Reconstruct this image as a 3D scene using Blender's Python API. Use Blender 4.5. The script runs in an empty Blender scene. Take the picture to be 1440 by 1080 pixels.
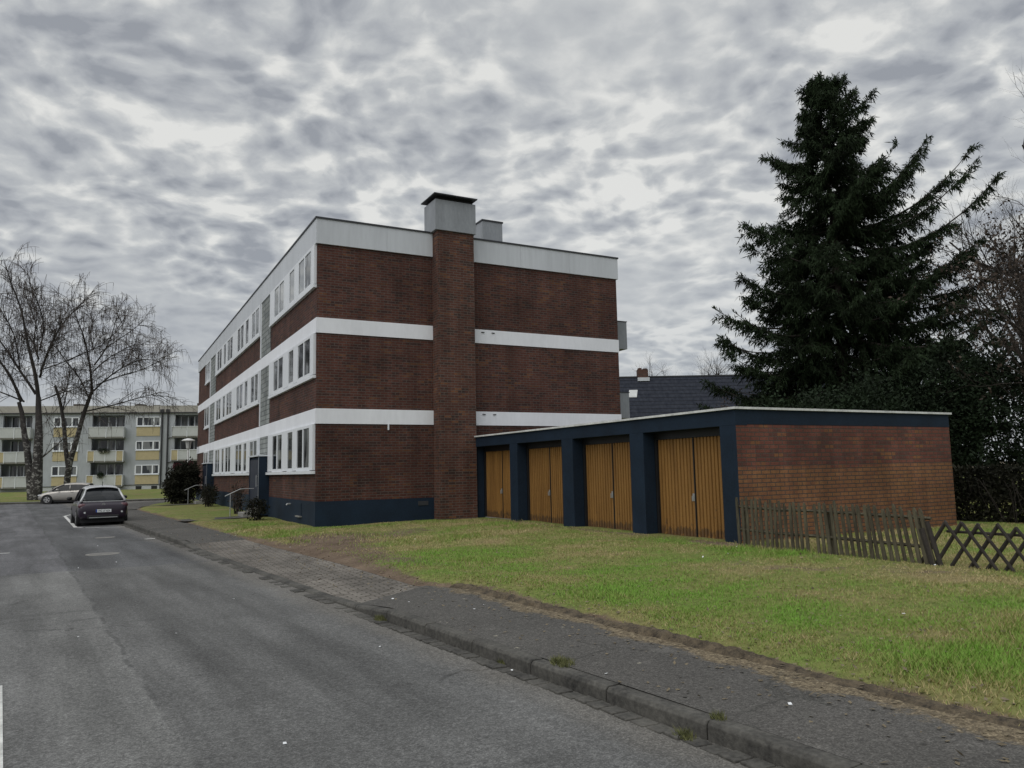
import bpy, math, random
import numpy as np
from mathutils import Matrix, Vector
S = bpy.context.scene
rad = math.radians
# ------------------------------------------------------------------ camera
CAM_F, CAM_YAW, CAM_PITCH, CAM_ROLL, EYE = 1074.46, .4905, .112, -.0199, 1.6
fw = Vector((math.sin(CAM_YAW)*math.cos(CAM_PITCH), math.cos(CAM_YAW)*math.cos(CAM_PITCH), math.sin(CAM_PITCH)))
rt = Vector((math.cos(CAM_YAW), -math.sin(CAM_YAW), 0)); up = rt.cross(fw)
cr, sr = math.cos(CAM_ROLL), math.sin(CAM_ROLL)
rt, up = cr*rt+sr*up, -sr*rt+cr*up
cam = bpy.data.objects.new("camera", bpy.data.cameras.new("camera")); S.collection.objects.link(cam)
cam.data.sensor_width = 36; cam.data.lens = 36*CAM_F/1440; cam.data.clip_end = 4000; cam.data.clip_start = .1
cam.matrix_world = Matrix(((rt.x, up.x, -fw.x, 0), (rt.y, up.y, -fw.y, 0), (rt.z, up.z, -fw.z, EYE), (0, 0, 0, 1)))
S.camera = cam
# ------------------------------------------------------------------ light and exposure
S.view_settings.view_transform = 'Standard'; S.view_settings.look = 'None'
S.view_settings.gamma = 1; S.view_settings.exposure = .1
SUN_EL, SUN_AZ = rad(46), rad(240)          # compass azimuth clockwise from +Y
sun = bpy.data.objects.new("sun", bpy.data.lights.new("sun", 'SUN')); S.collection.objects.link(sun)
sun.data.energy = 1.15; sun.data.angle = rad(60); sun.data.color = (1, .97, .93)
sd = Vector((math.sin(SUN_AZ)*math.cos(SUN_EL), math.cos(SUN_AZ)*math.cos(SUN_EL), math.sin(SUN_EL)))
sun.rotation_euler = sd.to_track_quat('Z', 'Y').to_euler()
SKY_STRENGTH = .1
W = bpy.data.worlds.new("World"); S.world = W; W.use_nodes = True


class NT:
    """short hand for building node trees"""
    def __init__(s, tree): s.t = tree; s.n = tree.nodes; s.l = tree.links; s.n.clear()
    def add(s, typ, **kw):
        n = s.n.new(typ)
        for k, v in kw.items():
            if hasattr(n, k) and k not in ('inputs',): setattr(n, k, v)
        return n
    def put(s, sock, v):
        if isinstance(v, bpy.types.NodeSocket): s.l.new(v, sock)
        elif v is not None:
            if hasattr(sock.default_value, '__len__') and not isinstance(v, str):
                v = list(v)
                if len(sock.default_value) == 4 and len(v) == 3: v = v+[1]
            sock.default_value = v
    def math(s, op, a, b=None, c=None, clamp=False):
        n = s.n.new('ShaderNodeMath'); n.operation = op; n.use_clamp = clamp
        s.put(n.inputs[0], a); s.put(n.inputs[1], b)
        if c is not None: s.put(n.inputs[2], c)
        return n.outputs[0]
    def vmath(s, op, a, b=None):
        n = s.n.new('ShaderNodeVectorMath'); n.operation = op
        s.put(n.inputs[0], a); s.put(n.inputs[1], b)
        return n.outputs[1] if op in ('DOT_PRODUCT', 'LENGTH') else n.outputs[0]
    def mix(s, f, a, b, mode='MIX'):
        n = s.n.new('ShaderNodeMix'); n.data_type = 'RGBA'; n.blend_type = mode
        s.put(n.inputs[0], f); s.put(n.inputs[6], a); s.put(n.inputs[7], b)
        return n.outputs[2]
    def noise(s, vec, scale, detail=4, rough=.55, dist=0):
        n = s.n.new('ShaderNodeTexNoise'); s.put(n.inputs['Vector'], vec)
        n.inputs['Scale'].default_value = scale; n.inputs['Detail'].default_value = detail
        n.inputs['Roughness'].default_value = rough; n.inputs['Distortion'].default_value = dist
        return n.outputs['Fac']
    def ramp(s, f, *stops):
        n = s.n.new('ShaderNodeValToRGB'); s.put(n.inputs[0], f); e = n.color_ramp.elements
        while len(e) < len(stops): e.new(.5)
        for k, (p, c) in enumerate(stops):
            e[k].position = p; e[k].color = (c, c, c, 1) if isinstance(c, (int, float)) else (*c, 1)
        return n.outputs[0]
    def xyz(s, v):
        n = s.n.new('ShaderNodeSeparateXYZ'); s.put(n.inputs[0], v); return n.outputs
    def comb(s, x, y, z):
        n = s.n.new('ShaderNodeCombineXYZ'); s.put(n.inputs[0], x); s.put(n.inputs[1], y); s.put(n.inputs[2], z); return n.outputs[0]
    def step(s, x, a, b):
        n = s.n.new('ShaderNodeMapRange'); n.interpolation_type = 'SMOOTHSTEP'
        s.put(n.inputs[0], x); n.inputs[1].default_value = a; n.inputs[2].default_value = b
        n.inputs[3].default_value = 0; n.inputs[4].default_value = 1
        return n.outputs[0]


# sky: Nishita blue behind a broken sheet of altocumulus laid on a plane far above the ground
t = NT(W.node_tree)
sky = t.add('ShaderNodeTexSky', sky_type='NISHITA', sun_disc=False)
sky.sun_elevation = SUN_EL; sky.sun_rotation = SUN_AZ
gen = t.add('ShaderNodeTexCoord').outputs['Generated']
dx, dy, dz = t.xyz(gen)
h = t.math('MAXIMUM', dz, 0.0)
den = t.math('ADD', h, .21)
px = t.math('DIVIDE', dx, den); py = t.math('DIVIDE', dy, den)
# turn the sheet so that its rows lie a little across the view
ca, sa = math.cos(.55), math.sin(.55)
qx = t.math('ADD', t.math('MULTIPLY', px, ca), t.math('MULTIPLY', py, -sa))
qy = t.math('ADD', t.math('MULTIPLY', px, sa), t.math('MULTIPLY', py, ca))
P = t.comb(qx, t.math('MULTIPLY', qy, 1.0), 3.7)
warp = t.add('ShaderNodeTexNoise'); t.put(warp.inputs['Vector'], P); warp.inputs['Scale'].default_value = 3.2; warp.inputs['Detail'].default_value = 4
wv = t.vmath('SUBTRACT', warp.outputs['Color'], (.5, .5, .5))
sc = t.n.new('ShaderNodeVectorMath'); sc.operation = 'SCALE'; t.put(sc.inputs[0], wv); sc.inputs['Scale'].default_value = .17
P2 = t.vmath('ADD', P, sc.outputs[0])
big = t.noise(P2, 1.5, 4, .55)
mid = t.noise(P2, 8.5, 7, .6)
fine = t.noise(P2, 22, 5, .6)
def cells(scale, smooth):
    vor = t.add('ShaderNodeTexVoronoi', feature='SMOOTH_F1'); t.put(vor.inputs['Vector'], P2); vor.inputs['Scale'].default_value = scale
    vor.inputs['Smoothness'].default_value = smooth; vor.inputs['Randomness'].default_value = .95
    return vor.outputs['Distance']
det = t.math('ADD', t.math('MULTIPLY', mid, .60), t.math('MULTIPLY', cells(11, .45), .44))
det = t.math('ADD', det, t.math('MULTIPLY', cells(24, .4), .20))
det = t.math('ADD', det, t.math('MULTIPLY', fine, .20))
amp = t.math('ADD', .42, t.math('MULTIPLY', t.step(t.noise(P, 1.1, 2), .36, .62), .85))          # broken up in places, a soft veil in others
v = t.math('ADD', t.math('MULTIPLY', t.math('SUBTRACT', big, .5), .45), t.math('MULTIPLY', t.math('SUBTRACT', det, .68), amp))
v = t.math('ADD', v, .775)
# thinner, brighter sheet on the side of the hidden sun
glow = t.math('MAXIMUM', t.vmath('DOT_PRODUCT', gen, tuple((fw*.93+rt*.24+up*.22).normalized())), 0)
g1 = t.math('POWER', glow, 14)
v = t.math('ADD', t.math('SUBTRACT', v, .045), t.math('MULTIPLY', g1, .13))
cl = t.ramp(v, (.55, (.298, .314, .342)), (.70, (.405, .421, .442)), (.83, (.50, .515, .522)), (.95, (.66, .664, .648)), (1.0, (.73, .73, .705)))
cl = t.mix(t.step(t.math('ADD', h, t.math('MULTIPLY', big, .06)), .30, .02), cl, (.40, .42, .45))      # evens out toward the horizon
zen = t.math('ADD', 1, t.math('MULTIPLY', t.step(dz, .60, .95), 1.1))                      # overcast sky is brightest overhead
cl = t.mix(1, cl, t.comb(zen, zen, zen), 'MULTIPLY')
k = 1/SKY_STRENGTH
cl = t.mix(1, cl, (k, k, k), 'MULTIPLY')
col = t.mix(.93, sky.outputs[0], cl)
bg = t.add('ShaderNodeBackground'); t.put(bg.inputs[0], col); bg.inputs[1].default_value = SKY_STRENGTH
out = t.add('ShaderNodeOutputWorld'); t.l.new(bg.outputs[0], out.inputs[0])
W.cycles.sampling_method = 'MANUAL'; W.cycles.sample_map_resolution = 1024


# ------------------------------------------------------------------ materials
def newmat(name):
    m = bpy.data.materials.new(name); m.use_nodes = True
    t = NT(m.node_tree)
    b = t.add('ShaderNodeBsdfPrincipled'); o = t.add('ShaderNodeOutputMaterial'); t.l.new(b.outputs[0], o.inputs[0])
    return m, t, b


def bump(t, b, fac, strength, dist=.01):
    n = t.add('ShaderNodeBump'); t.put(n.inputs['Height'], fac); n.inputs['Strength'].default_value = strength
    n.inputs['Distance'].default_value = dist; t.l.new(n.outputs[0], b.inputs['Normal'])


def mat(name, c, rough=.6, var=.18, scale=3, fine=30, c2=None, spec=.4, metal=0, bmp=0, streak=0):
    """mottled paint / stone / wood: two sizes of noise between darker and lighter tones, streak = stretched vertically"""
    m, t, b = newmat(name)
    co = t.add('ShaderNodeTexCoord').outputs['Object']
    if streak:
        x, y, z = t.xyz(co); co2 = t.comb(x, y, t.math('MULTIPLY', z, streak))
    else: co2 = co
    n = t.math('ADD', t.math('MULTIPLY', t.noise(co2, scale, 4), .6), t.math('MULTIPLY', t.noise(co2, fine, 3), .4))
    lo = tuple(x*(1-var) for x in c); hi = tuple(min(.95, x*(1+var)) for x in (c2 or c))
    t.put(b.inputs['Base Color'], t.ramp(n, (.32, lo), (.68, hi)))
    b.inputs['Roughness'].default_value = rough; b.inputs['Specular IOR Level'].default_value = spec; b.inputs['Metallic'].default_value = metal
    if bmp: bump(t, b, t.noise(co, fine*2, 4), bmp)
    return m


def brick(name, c1, c2, c3, mortar, w=.25, hgt=.0833, joint=.011, tan=None, bias=0, orange=None):
    m, t, b = newmat(name)
    tc = t.add('ShaderNodeTexCoord'); uv = tc.outputs['UV']; co = tc.outputs['Object']
    br = t.add('ShaderNodeTexBrick'); t.put(br.inputs['Vector'], uv); br.offset = .5
    for kk, vv in (('Scale', 1), ('Mortar Size', joint), ('Mortar Smooth', .2), ('Bias', bias), ('Brick Width', w), ('Row Height', hgt)):
        br.inputs[kk].default_value = vv
    t.put(br.inputs['Color1'], c1); t.put(br.inputs['Color2'], c2); t.put(br.inputs['Mortar'], mortar)
    # one tone per brick from a white noise on the brick's row and column
    x, y, z = t.xyz(uv); row = t.math('FLOOR', t.math('DIVIDE', y, hgt))
    colm = t.math('FLOOR', t.math('ADD', t.math('DIVIDE', x, w), t.math('MULTIPLY', t.math('MODULO', row, 2), .5)))
    wn = t.add('ShaderNodeTexWhiteNoise'); t.put(wn.inputs['Vector'], t.comb(colm, row, 0))
    pick = t.math('GREATER_THAN', wn.outputs['Value'], .80)
    isb = t.math('SUBTRACT', 1, br.outputs['Fac'])
    c = t.mix(t.math('MULTIPLY', pick, isb), br.outputs['Color'], c3)
    if orange:
        pk = t.math('MULTIPLY', t.math('LESS_THAN', wn.outputs['Value'], .11), t.step(t.noise(co, .9, 3), .36, .6))
        c = t.mix(t.math('MULTIPLY', pk, isb), c, orange)
    if tan:                                            # lower courses laid in a tan brick, stepping from course to course
        zc, tcol = tan
        rown = t.noise(t.comb(t.math('MULTIPLY', colm, .12), t.math('MULTIPLY', row, .5), 0), 1, 2)
        low = t.step(t.math('ADD', y, t.math('MULTIPLY', t.math('SUBTRACT', rown, .5), 1.1)), zc+.05, zc-.05)
        c = t.mix(t.math('MULTIPLY', t.math('MULTIPLY', low, isb), t.math('ADD', .45, t.math('MULTIPLY', wn.outputs['Value'], .5))), c, tcol)
    dirt = t.ramp(t.noise(co, .7, 6, .65), (.3, .66), (.7, 1.32))
    c = t.mix(1, c, dirt, 'MULTIPLY')
    stv = t.noise(t.comb(t.math('MULTIPLY', x, 2.2), t.math('MULTIPLY', y, .22), 0), 1.0, 4, .6)
    c = t.mix(1, c, t.ramp(stv, (.3, .74), (.7, 1.18)), 'MULTIPLY')
    c = t.mix(1, c, t.ramp(t.noise(co, 40, 2), (.3, .8), (.7, 1.2)), 'MULTIPLY')
    t.put(b.inputs['Base Color'], c); b.inputs['Roughness'].default_value = .85; b.inputs['Specular IOR Level'].default_value = .25
    bump(t, b, isb, .6, .006)
    return m


def glass(name, tint=(.02, .025, .03), curtain=(.20, .21, .21), amount=.5):
    """window pane in front of a dark room with a pale curtain"""
    m, t, b = newmat(name)
    co = t.add('ShaderNodeTexCoord').outputs['Object']
    x, y, z = t.xyz(co)
    n = t.noise(t.comb(t.math('MULTIPLY', x, 1), t.math('MULTIPLY', y, 1), t.math('MULTIPLY', z, .25)), 1.3, 2)
    folds = t.noise(t.comb(x, y, t.math('MULTIPLY', z, .05)), 11, 2)
    f = t.math('MULTIPLY', t.step(n, .62-amount*.3, .66-amount*.3), t.math('ADD', .4, t.math('MULTIPLY', folds, .8)))
    t.put(b.inputs['Base Color'], t.mix(f, tint, curtain))
    b.inputs['Roughness'].default_value = .04; b.inputs['Specular IOR Level'].default_value = .6; b.inputs['IOR'].default_value = 1.5
    bump(t, b, t.noise(co, 1.2, 1), .04, .02)
    return m


def asphalt(name, base, road=False):
    m, t, b = newmat(name)
    co = t.add('ShaderNodeTexCoord').outputs['Object']
    x, y, z = t.xyz(co)
    c = t.ramp(t.noise(co, .45, 5, .6), (.3, tuple(v*.80 for v in base)), (.7, tuple(v*1.16 for v in base)))
    if road:
        lane = t.math('ADD', x, t.math('MULTIPLY', y, .09))
        wl = t.comb(t.math('MULTIPLY', lane, 1.5), t.math('MULTIPLY', y, .16), 0)
        c = t.mix(1, c, t.ramp(t.noise(wl, 1.1, 4, .6), (.3, .62), (.7, 1.30)), 'MULTIPLY')       # worn wheel tracks
        wob = t.math('MULTIPLY', t.math('SUBTRACT', t.noise(co, .9, 3), .5), .22)
        seam = t.math('ADD', t.math('SUBTRACT', lane, 1.06), wob)
        side = t.step(seam, -.05, .05)
        near = t.step(t.math('ADD', y, t.math('MULTIPLY', t.math('SUBTRACT', t.noise(co, 1.6, 3), .5), .35)), 17.35, 17.25)
        c = t.mix(t.math('MULTIPLY', side, near), c, t.mix(1, c, (.84, .84, .84), 'MULTIPLY'))
        worn = t.math('MULTIPLY', t.math('MULTIPLY', t.math('SUBTRACT', 1, side), near), t.step(t.math('ADD', lane, wob), .15, .5))
        c = t.mix(worn, c, t.mix(1, c, (1.16, 1.16, 1.15), 'MULTIPLY'))                        # paler worn strip beside the seam
        # older dressing on the far stretch, laid in two strips
        far = t.math('SUBTRACT', 1, near)
        c = t.mix(far, c, t.mix(1, c, (.70, .71, .745), 'MULTIPLY'))
        c = t.mix(t.math('MULTIPLY', far, t.math('SUBTRACT', 1, side)), c, t.mix(1, c, (1.26, 1.24, 1.26), 'MULTIPLY'))
        # dark joint
        j = t.math('SUBTRACT', 1, t.step(t.math('ABSOLUTE', seam), .012, .035))
        j = t.math('MULTIPLY', j, t.step(t.noise(co, 2.2, 3), .42, .55))
        c = t.mix(t.math('MULTIPLY', j, .40), c, (.035, .035, .035))
        # damp stains across the lane
        st = t.noise(t.comb(t.math('MULTIPLY', x, .55), t.math('MULTIPLY', y, 1.5), 4), .8, 5, .65)
        c = t.mix(t.math('MULTIPLY', t.step(st, .56, .68), .45), c, tuple(v*.45 for v in base))
        vc = t.add('ShaderNodeTexVoronoi', feature='DISTANCE_TO_EDGE'); t.put(vc.inputs['Vector'], t.vmath('ADD', co, t.comb(t.math('MULTIPLY', t.noise(co, 1.3, 4), 1.6), t.math('MULTIPLY', t.noise(t.vmath('ADD', co, (7, 3, 0)), 1.3, 4), 1.6), 0))); vc.inputs['Scale'].default_value = .33
        ckr = t.math('MULTIPLY', t.math('SUBTRACT', 1, t.step(vc.outputs['Distance'], .002, .007)), t.step(t.noise(co, .35, 3), .50, .58))
        c = t.mix(t.math('MULTIPLY', ckr, .55), c, (.035, .035, .035))
        chip = t.step(t.noise(co, 16, 2), .76, .79)
        c = t.mix(t.math('MULTIPLY', chip, .35), c, (.30, .30, .28))
        ed = t.step(t.math('ADD', t.math('ADD', x, t.math('MULTIPLY', y, .095)), t.math('MULTIPLY', t.noise(co, 2, 4), .5)), 3.55, 4.0)
        c = t.mix(t.math('MULTIPLY', ed, .35), c, (.20, .18, .15))                                 # grit along the gutter
    else:
        pt = t.step(t.noise(co, 1.0, 5, .65), .60, .66)
        c = t.mix(t.math('MULTIPLY', pt, .55), c, tuple(v*1.7 for v in base))
        # soil and straw washed down from the lawn edge
        dl = t.math('SUBTRACT', t.math('SUBTRACT', 5.24, t.math('MULTIPLY', y, .068)), x)
        sn = t.math('ADD', t.math('MULTIPLY', t.noise(co, 1.5, 3), .55), t.math('MULTIPLY', t.noise(co, 9, 6, .75), .45))
        so = t.math('SUBTRACT', t.math('ADD', t.math('MULTIPLY', sn, 1.75), t.math('MULTIPLY', t.step(y, 8, 3), .06)), t.math('MULTIPLY', dl, 1.65))
        so = t.math('MULTIPLY', t.step(so, .42, .60), t.step(y, 11.4, 9.6))
        straw = t.ramp(t.noise(co, 26, 5, .75), (.32, (.055, .042, .028)), (.5, (.155, .122, .075)), (.68, (.30, .245, .16)))
        c = t.mix(t.math('MULTIPLY', so, .92), c, straw)
        lic = t.step(t.noise(co, 7, 3, .5), .70, .74)
        c = t.mix(t.math('MULTIPLY', lic, .8), c, (.30, .28, .22))
        cr = t.add('ShaderNodeTexVoronoi', feature='DISTANCE_TO_EDGE'); t.put(cr.inputs['Vector'], t.vmath('ADD', co, t.comb(t.noise(co, 2), 0, 0))); cr.inputs['Scale'].default_value = .7
        ck = t.math('MULTIPLY', t.math('SUBTRACT', 1, t.step(cr.outputs['Distance'], .004, .014)), t.step(t.noise(co, .8), .45, .55))
        c = t.mix(t.math('MULTIPLY', ck, .5), c, (.04, .04, .035))
    g = t.add('ShaderNodeTexVoronoi'); t.put(g.inputs['Vector'], co); g.inputs['Scale'].default_value = 95
    gv = t.xyz(g.outputs['Color'])[0]
    c = t.mix(1, c, t.ramp(gv, (0, .66), (.6, 1.0), (1, 1.5)), 'MULTIPLY')
    g2 = t.noise(co, 22, 4, .7)
    c = t.mix(1, c, t.ramp(g2, (.3, .74), (.7, 1.26)), 'MULTIPLY')
    t.put(b.inputs['Base Color'], c); b.inputs['Roughness'].default_value = .88; b.inputs['Specular IOR Level'].default_value = .3
    bump(t, b, t.math('ADD', g.outputs['Distance'], t.math('MULTIPLY', g2, 1.5)), .5, .008)
    return m


M = {}
M['brick'] = brick('dark red brick', (.070, .027, .0205), (.094, .037, .027), (.050, .025, .021), (.092, .072, .062), orange=(.115, .050, .026))
M['brick_street'] = M['brick']
M['brick_stack'] = brick('chimney brick', (.082, .034, .025), (.108, .046, .032), (.056, .032, .026), (.115, .092, .078), orange=(.16, .07, .035))
M['brick_garage'] = brick('garage brick', (.135, .050, .038), (.165, .064, .045), (.105, .047, .038), (.080, .062, .050), tan=(1.55, (.25, .122, .054)), orange=(.19, .085, .040))
M['band'] = mat('white band render', (.80, .82, .855), .7, .07, 1.0, 9, streak=.3)
M['white'] = mat('white window plastic', (.74, .77, .80), .4, .05, 2, 20)
M['alu'] = mat('weathered sheet cladding', (.56, .59, .62), .5, .10, 1.4, 9, streak=.12)
M['alu2'] = mat('grey metal cladding', (.27, .29, .31), .5, .2, 1.6, 16, streak=.3)
M['flash'] = mat('dark roof flashing', (.035, .037, .042), .5, .2)
M['roofing'] = mat('grey roofing felt', (.12, .12, .12), .9, .2)
M['navy'] = mat('navy masonry paint', (.009, .0195, .036), .75, .30, 1.5, 20, spec=.25, bmp=.1)
M['door_navy'] = mat('navy door paint', (.009, .014, .032), .5, .15)
M['block'] = brick('grey glass block', (.25, .27, .26), (.30, .32, .31), (.20, .22, .22), (.12, .13, .13), .38, .19, .02)
M['pane_top'] = glass('pale curtained pane', (.02, .024, .028), amount=.6, curtain=(.30, .32, .33))
M['pane_mid'] = glass('half curtained pane', (.014, .017, .02), amount=.25)
M['pane_low'] = glass('dark pane', (.012, .015, .017), amount=.1)
M['pane_far'] = glass('far pane', amount=.45)
M['steel'] = mat('galvanised steel', (.42, .43, .43), .4, .15, metal=.6)
M['black'] = mat('black plastic', (.015, .015, .016), .5, .2)
M['rubber'] = mat('tyre rubber', (.018, .018, .018), .85, .2)
M['concrete'] = mat('concrete', (.23, .225, .205), .9, .25, 2, 25, bmp=.15)
M['edge'] = mat('pale roof edge strip', (.62, .63, .62), .6, .3, 3, 18)
M['kerb'] = mat('old kerb stone', (.044, .043, .040), .9, .5, 2.2, 26, c2=(.088, .084, .074), bmp=.5)
M['setts'] = brick('gutter setts', (.10, .098, .09), (.14, .135, .12), (.08, .078, .07), (.035, .033, .028), .16, .17, .02)
M['road'] = asphalt('road asphalt', (.142, .142, .138), True)
M['path_asphalt'] = asphalt('pavement asphalt', (.088, .084, .077))
M['pavers'] = brick('concrete pavers', (.165, .150, .132), (.205, .188, .165), (.135, .122, .106), (.065, .058, .048), .2, .1, .011)
M['paint'] = mat('worn white road paint', (.55, .55, .53), .8, .35, 4, 40)
M['soil'] = mat('dry soil and straw', (.085, .068, .046), .95, .5, 3.5, 30, c2=(.185, .152, .098), bmp=.6)
M['edging'] = mat('mossy edging stone', (.030, .025, .020), .95, .5, 8, 45, c2=(.105, .082, .052), bmp=.9)
M['wood'] = mat('weathered picket wood', (.055, .043, .029), .9, .55, 6, 40, c2=(.082, .074, .048), streak=.2, bmp=.3)
M['wood_dark'] = mat('dark fence poles', (.035, .030, .026), .9, .4, 6, 40, bmp=.3)
M['bark'] = mat('dark bark', (.040, .033, .028), .95, .4, 4, 25, bmp=.4)
M['twig'] = mat('brown birch twigs', (.085, .070, .062), .95, .3, 2, 15)
M['bark_far'] = mat('grey far bark', (.075, .066, .058), .95, .3, 2, 15)
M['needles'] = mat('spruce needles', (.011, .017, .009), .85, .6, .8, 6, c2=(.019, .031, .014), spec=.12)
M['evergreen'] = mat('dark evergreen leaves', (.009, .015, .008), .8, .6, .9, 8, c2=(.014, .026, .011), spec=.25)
M['green_leaf'] = mat('green bush leaves', (.035, .075, .018), .7, .5, 1.2, 8, spec=.3)
M['brown_leaf'] = mat('brown winter leaves', (.055, .040, .030), .85, .5, 1.2, 8)
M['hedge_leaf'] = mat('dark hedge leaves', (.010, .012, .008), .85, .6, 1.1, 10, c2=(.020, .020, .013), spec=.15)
M['red_leaf'] = mat('dark red leaves', (.085, .018, .028), .8, .4, 5, 20)
M['render_grey'] = mat('pale grey house render', (.37, .395, .415), .9, .16, .35, 3, streak=.4)
M['render_plinth'] = mat('light plinth render', (.50, .52, .52), .9, .1, .5, 5)
M['yellow'] = mat('ochre yellow panel', (.45, .385, .23), .8, .12, .6, 5)
M['balustrade'] = mat('pale balcony panel', (.47, .49, .48), .7, .1, .8, 6)
M['fascia_far'] = mat('beige eaves board', (.36, .345, .31), .8, .2, .6, 5)
M['loggia'] = mat('shaded loggia wall', (.24, .25, .25), .9, .2, .6, 5)
M['pole_white'] = mat('white lamp paint', (.72, .73, .72), .5, .05)
M['lamp_glass'] = mat('opal lamp glass', (.55, .56, .55), .25, .1)


def birch_bark():
    m, t, b = newmat('birch bark')
    co = t.add('ShaderNodeTexCoord').outputs['Object']; x, y, z = t.xyz(co)
    n = t.noise(t.comb(x, y, t.math('MULTIPLY', z, 1.6)), 3.2, 5, .65)
    low = t.step(z, 9.5, 3.0)
    c = t.mix(t.step(t.math('ADD', n, t.math('MULTIPLY', low, -.02)), .50, .58), (.030, .027, .025), (.24, .235, .22))
    c = t.mix(t.step(z, 3.5, 7.5), c, (.036, .031, .028))
    t.put(b.inputs['Base Color'], c); b.inputs['Roughness'].default_value = .85
    return m


M['birch'] = birch_bark()


def garage_paint():
    m, t, b = newmat('ochre garage door paint')
    tc = t.add('ShaderNodeTexCoord'); co = tc.outputs['Object']; uv = tc.outputs['UV']
    oi = t.add('ShaderNodeObjectInfo').outputs['Random']
    x, y, z = t.xyz(co)
    co = t.vmath('ADD', co, t.comb(t.math('MULTIPLY', oi, 37), 0, 0)); x = t.xyz(co)[0]
    st = t.comb(x, t.math('MULTIPLY', y, 3), t.math('MULTIPLY', z, .35))
    c = t.ramp(t.noise(st, 1.6, 5, .6), (.3, (.19, .095, .027)), (.7, (.30, .158, .046)))
    c = t.mix(1, c, t.ramp(t.noise(co, 30, 3), (.3, .86), (.7, 1.1)), 'MULTIPLY')
    c = t.mix(1, c, t.ramp(oi, (0, .84), (1, 1.12)), 'MULTIPLY')
    # rust and lost paint, mostly on the lowest hand's breadth and a few scars higher up
    r = t.noise(t.comb(x, t.math('MULTIPLY', y, 2), t.math('MULTIPLY', z, .8)), 6.5, 5, .7)
    rz = t.math('ADD', r, t.math('ADD', t.math('MULTIPLY', t.step(z, .36, .20), .20), t.math('MULTIPLY', t.step(z, 1.0, .3), .05)))
    c = t.mix(t.math('MULTIPLY', t.step(rz, .63, .74), .72), c, (.060, .038, .027))
    c = t.mix(t.math('MULTIPLY', t.step(t.noise(co, 2.6, 4, .7), .66, .72), .5), c, (.12, .065, .028))
    t.put(b.inputs['Base Color'], c); b.inputs['Roughness'].default_value = .6; b.inputs['Specular IOR Level'].default_value = .3
    return m


M['ochre'] = garage_paint()


def tile_mat():
    m, t, b = newmat('slate blue roof tiles')
    uv = t.add('ShaderNodeTexCoord').outputs['UV']; x, y, z = t.xyz(uv)
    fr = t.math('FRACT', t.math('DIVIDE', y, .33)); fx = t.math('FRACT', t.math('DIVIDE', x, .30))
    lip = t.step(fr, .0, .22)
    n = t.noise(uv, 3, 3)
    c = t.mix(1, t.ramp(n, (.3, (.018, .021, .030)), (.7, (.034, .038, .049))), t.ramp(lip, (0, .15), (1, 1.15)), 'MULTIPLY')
    t.put(b.inputs['Base Color'], c); b.inputs['Roughness'].default_value = .85; b.inputs['Specular IOR Level'].default_value = .12
    bump(t, b, t.math('ADD', fr, t.math('MULTIPLY', t.math('SINE', t.math('MULTIPLY', fx, 6.283)), .3)), .8, .04)
    return m


M['tiles'] = tile_mat()


def lawn_mat():
    m, t, b = newmat('winter lawn ground')
    co = t.add('ShaderNodeTexCoord').outputs['Object']
    at = t.add('ShaderNodeAttribute', attribute_name='bare'); bare = at.outputs['Fac']
    g = t.ramp(t.noise(co, .55, 5, .65), (.32, (.24, .20, .095)), (.52, (.17, .19, .058)), (.70, (.13, .20, .042)))
    g = t.mix(1, g, t.ramp(t.noise(co, 9, 5, .7), (.3, .62), (.7, 1.28)), 'MULTIPLY')
    s = t.ramp(t.noise(co, 1.4, 5, .65), (.3, (.105, .075, .055)), (.7, (.20, .150, .108)))
    s = t.mix(1, s, t.ramp(t.noise(co, 30, 3, .7), (.3, .7), (.7, 1.25)), 'MULTIPLY')
    f = t.step(t.math('ADD', bare, t.math('MULTIPLY', t.math('SUBTRACT', t.noise(co, 3.5, 4, .7), .5), .8)), .35, .65)
    t.put(b.inputs['Base Color'], t.mix(f, g, s)); b.inputs['Roughness'].default_value = .95; b.inputs['Specular IOR Level'].default_value = .15
    bump(t, b, t.noise(co, 26, 4, .7), .7, .03)
    return m


M['lawn'] = lawn_mat()


def blade_mat():
    m, t, b = newmat('grass blades')
    co = t.add('ShaderNodeTexCoord').outputs['Object']
    rn = t.add('ShaderNodeAttribute', attribute_name='tone').outputs['Fac']
    n = t.noise(co, .55, 5, .65)
    c = t.ramp(t.math('ADD', n, t.math('MULTIPLY', t.math('SUBTRACT', rn, .5), .34)), (.30, (.42, .34, .18)), (.41, (.29, .275, .10)), (.53, (.20, .285, .062)), (.74, (.175, .345, .046)))
    t.put(b.inputs['Base Color'], c); b.inputs['Roughness'].default_value = .65; b.inputs['Specular IOR Level'].default_value = .2
    return m


M['blade'] = blade_mat()
M['weed'] = mat('weed leaves', (.075, .095, .030), .8, .4, 9, 60, c2=(.15, .15, .06))


def car_paint(name, c, coat=.8, metal=.3):
    m, t, b = newmat(name)
    co = t.add('ShaderNodeTexCoord').outputs['Object']
    t.put(b.inputs['Base Color'], t.mix(t.noise(co, 4, 3), tuple(v*.85 for v in c), tuple(v*1.1 for v in c)))
    b.inputs['Roughness'].default_value = .32; b.inputs['Metallic'].default_value = metal
    b.inputs['Coat Weight'].default_value = coat; b.inputs['Coat Roughness'].default_value = .06
    return m


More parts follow.
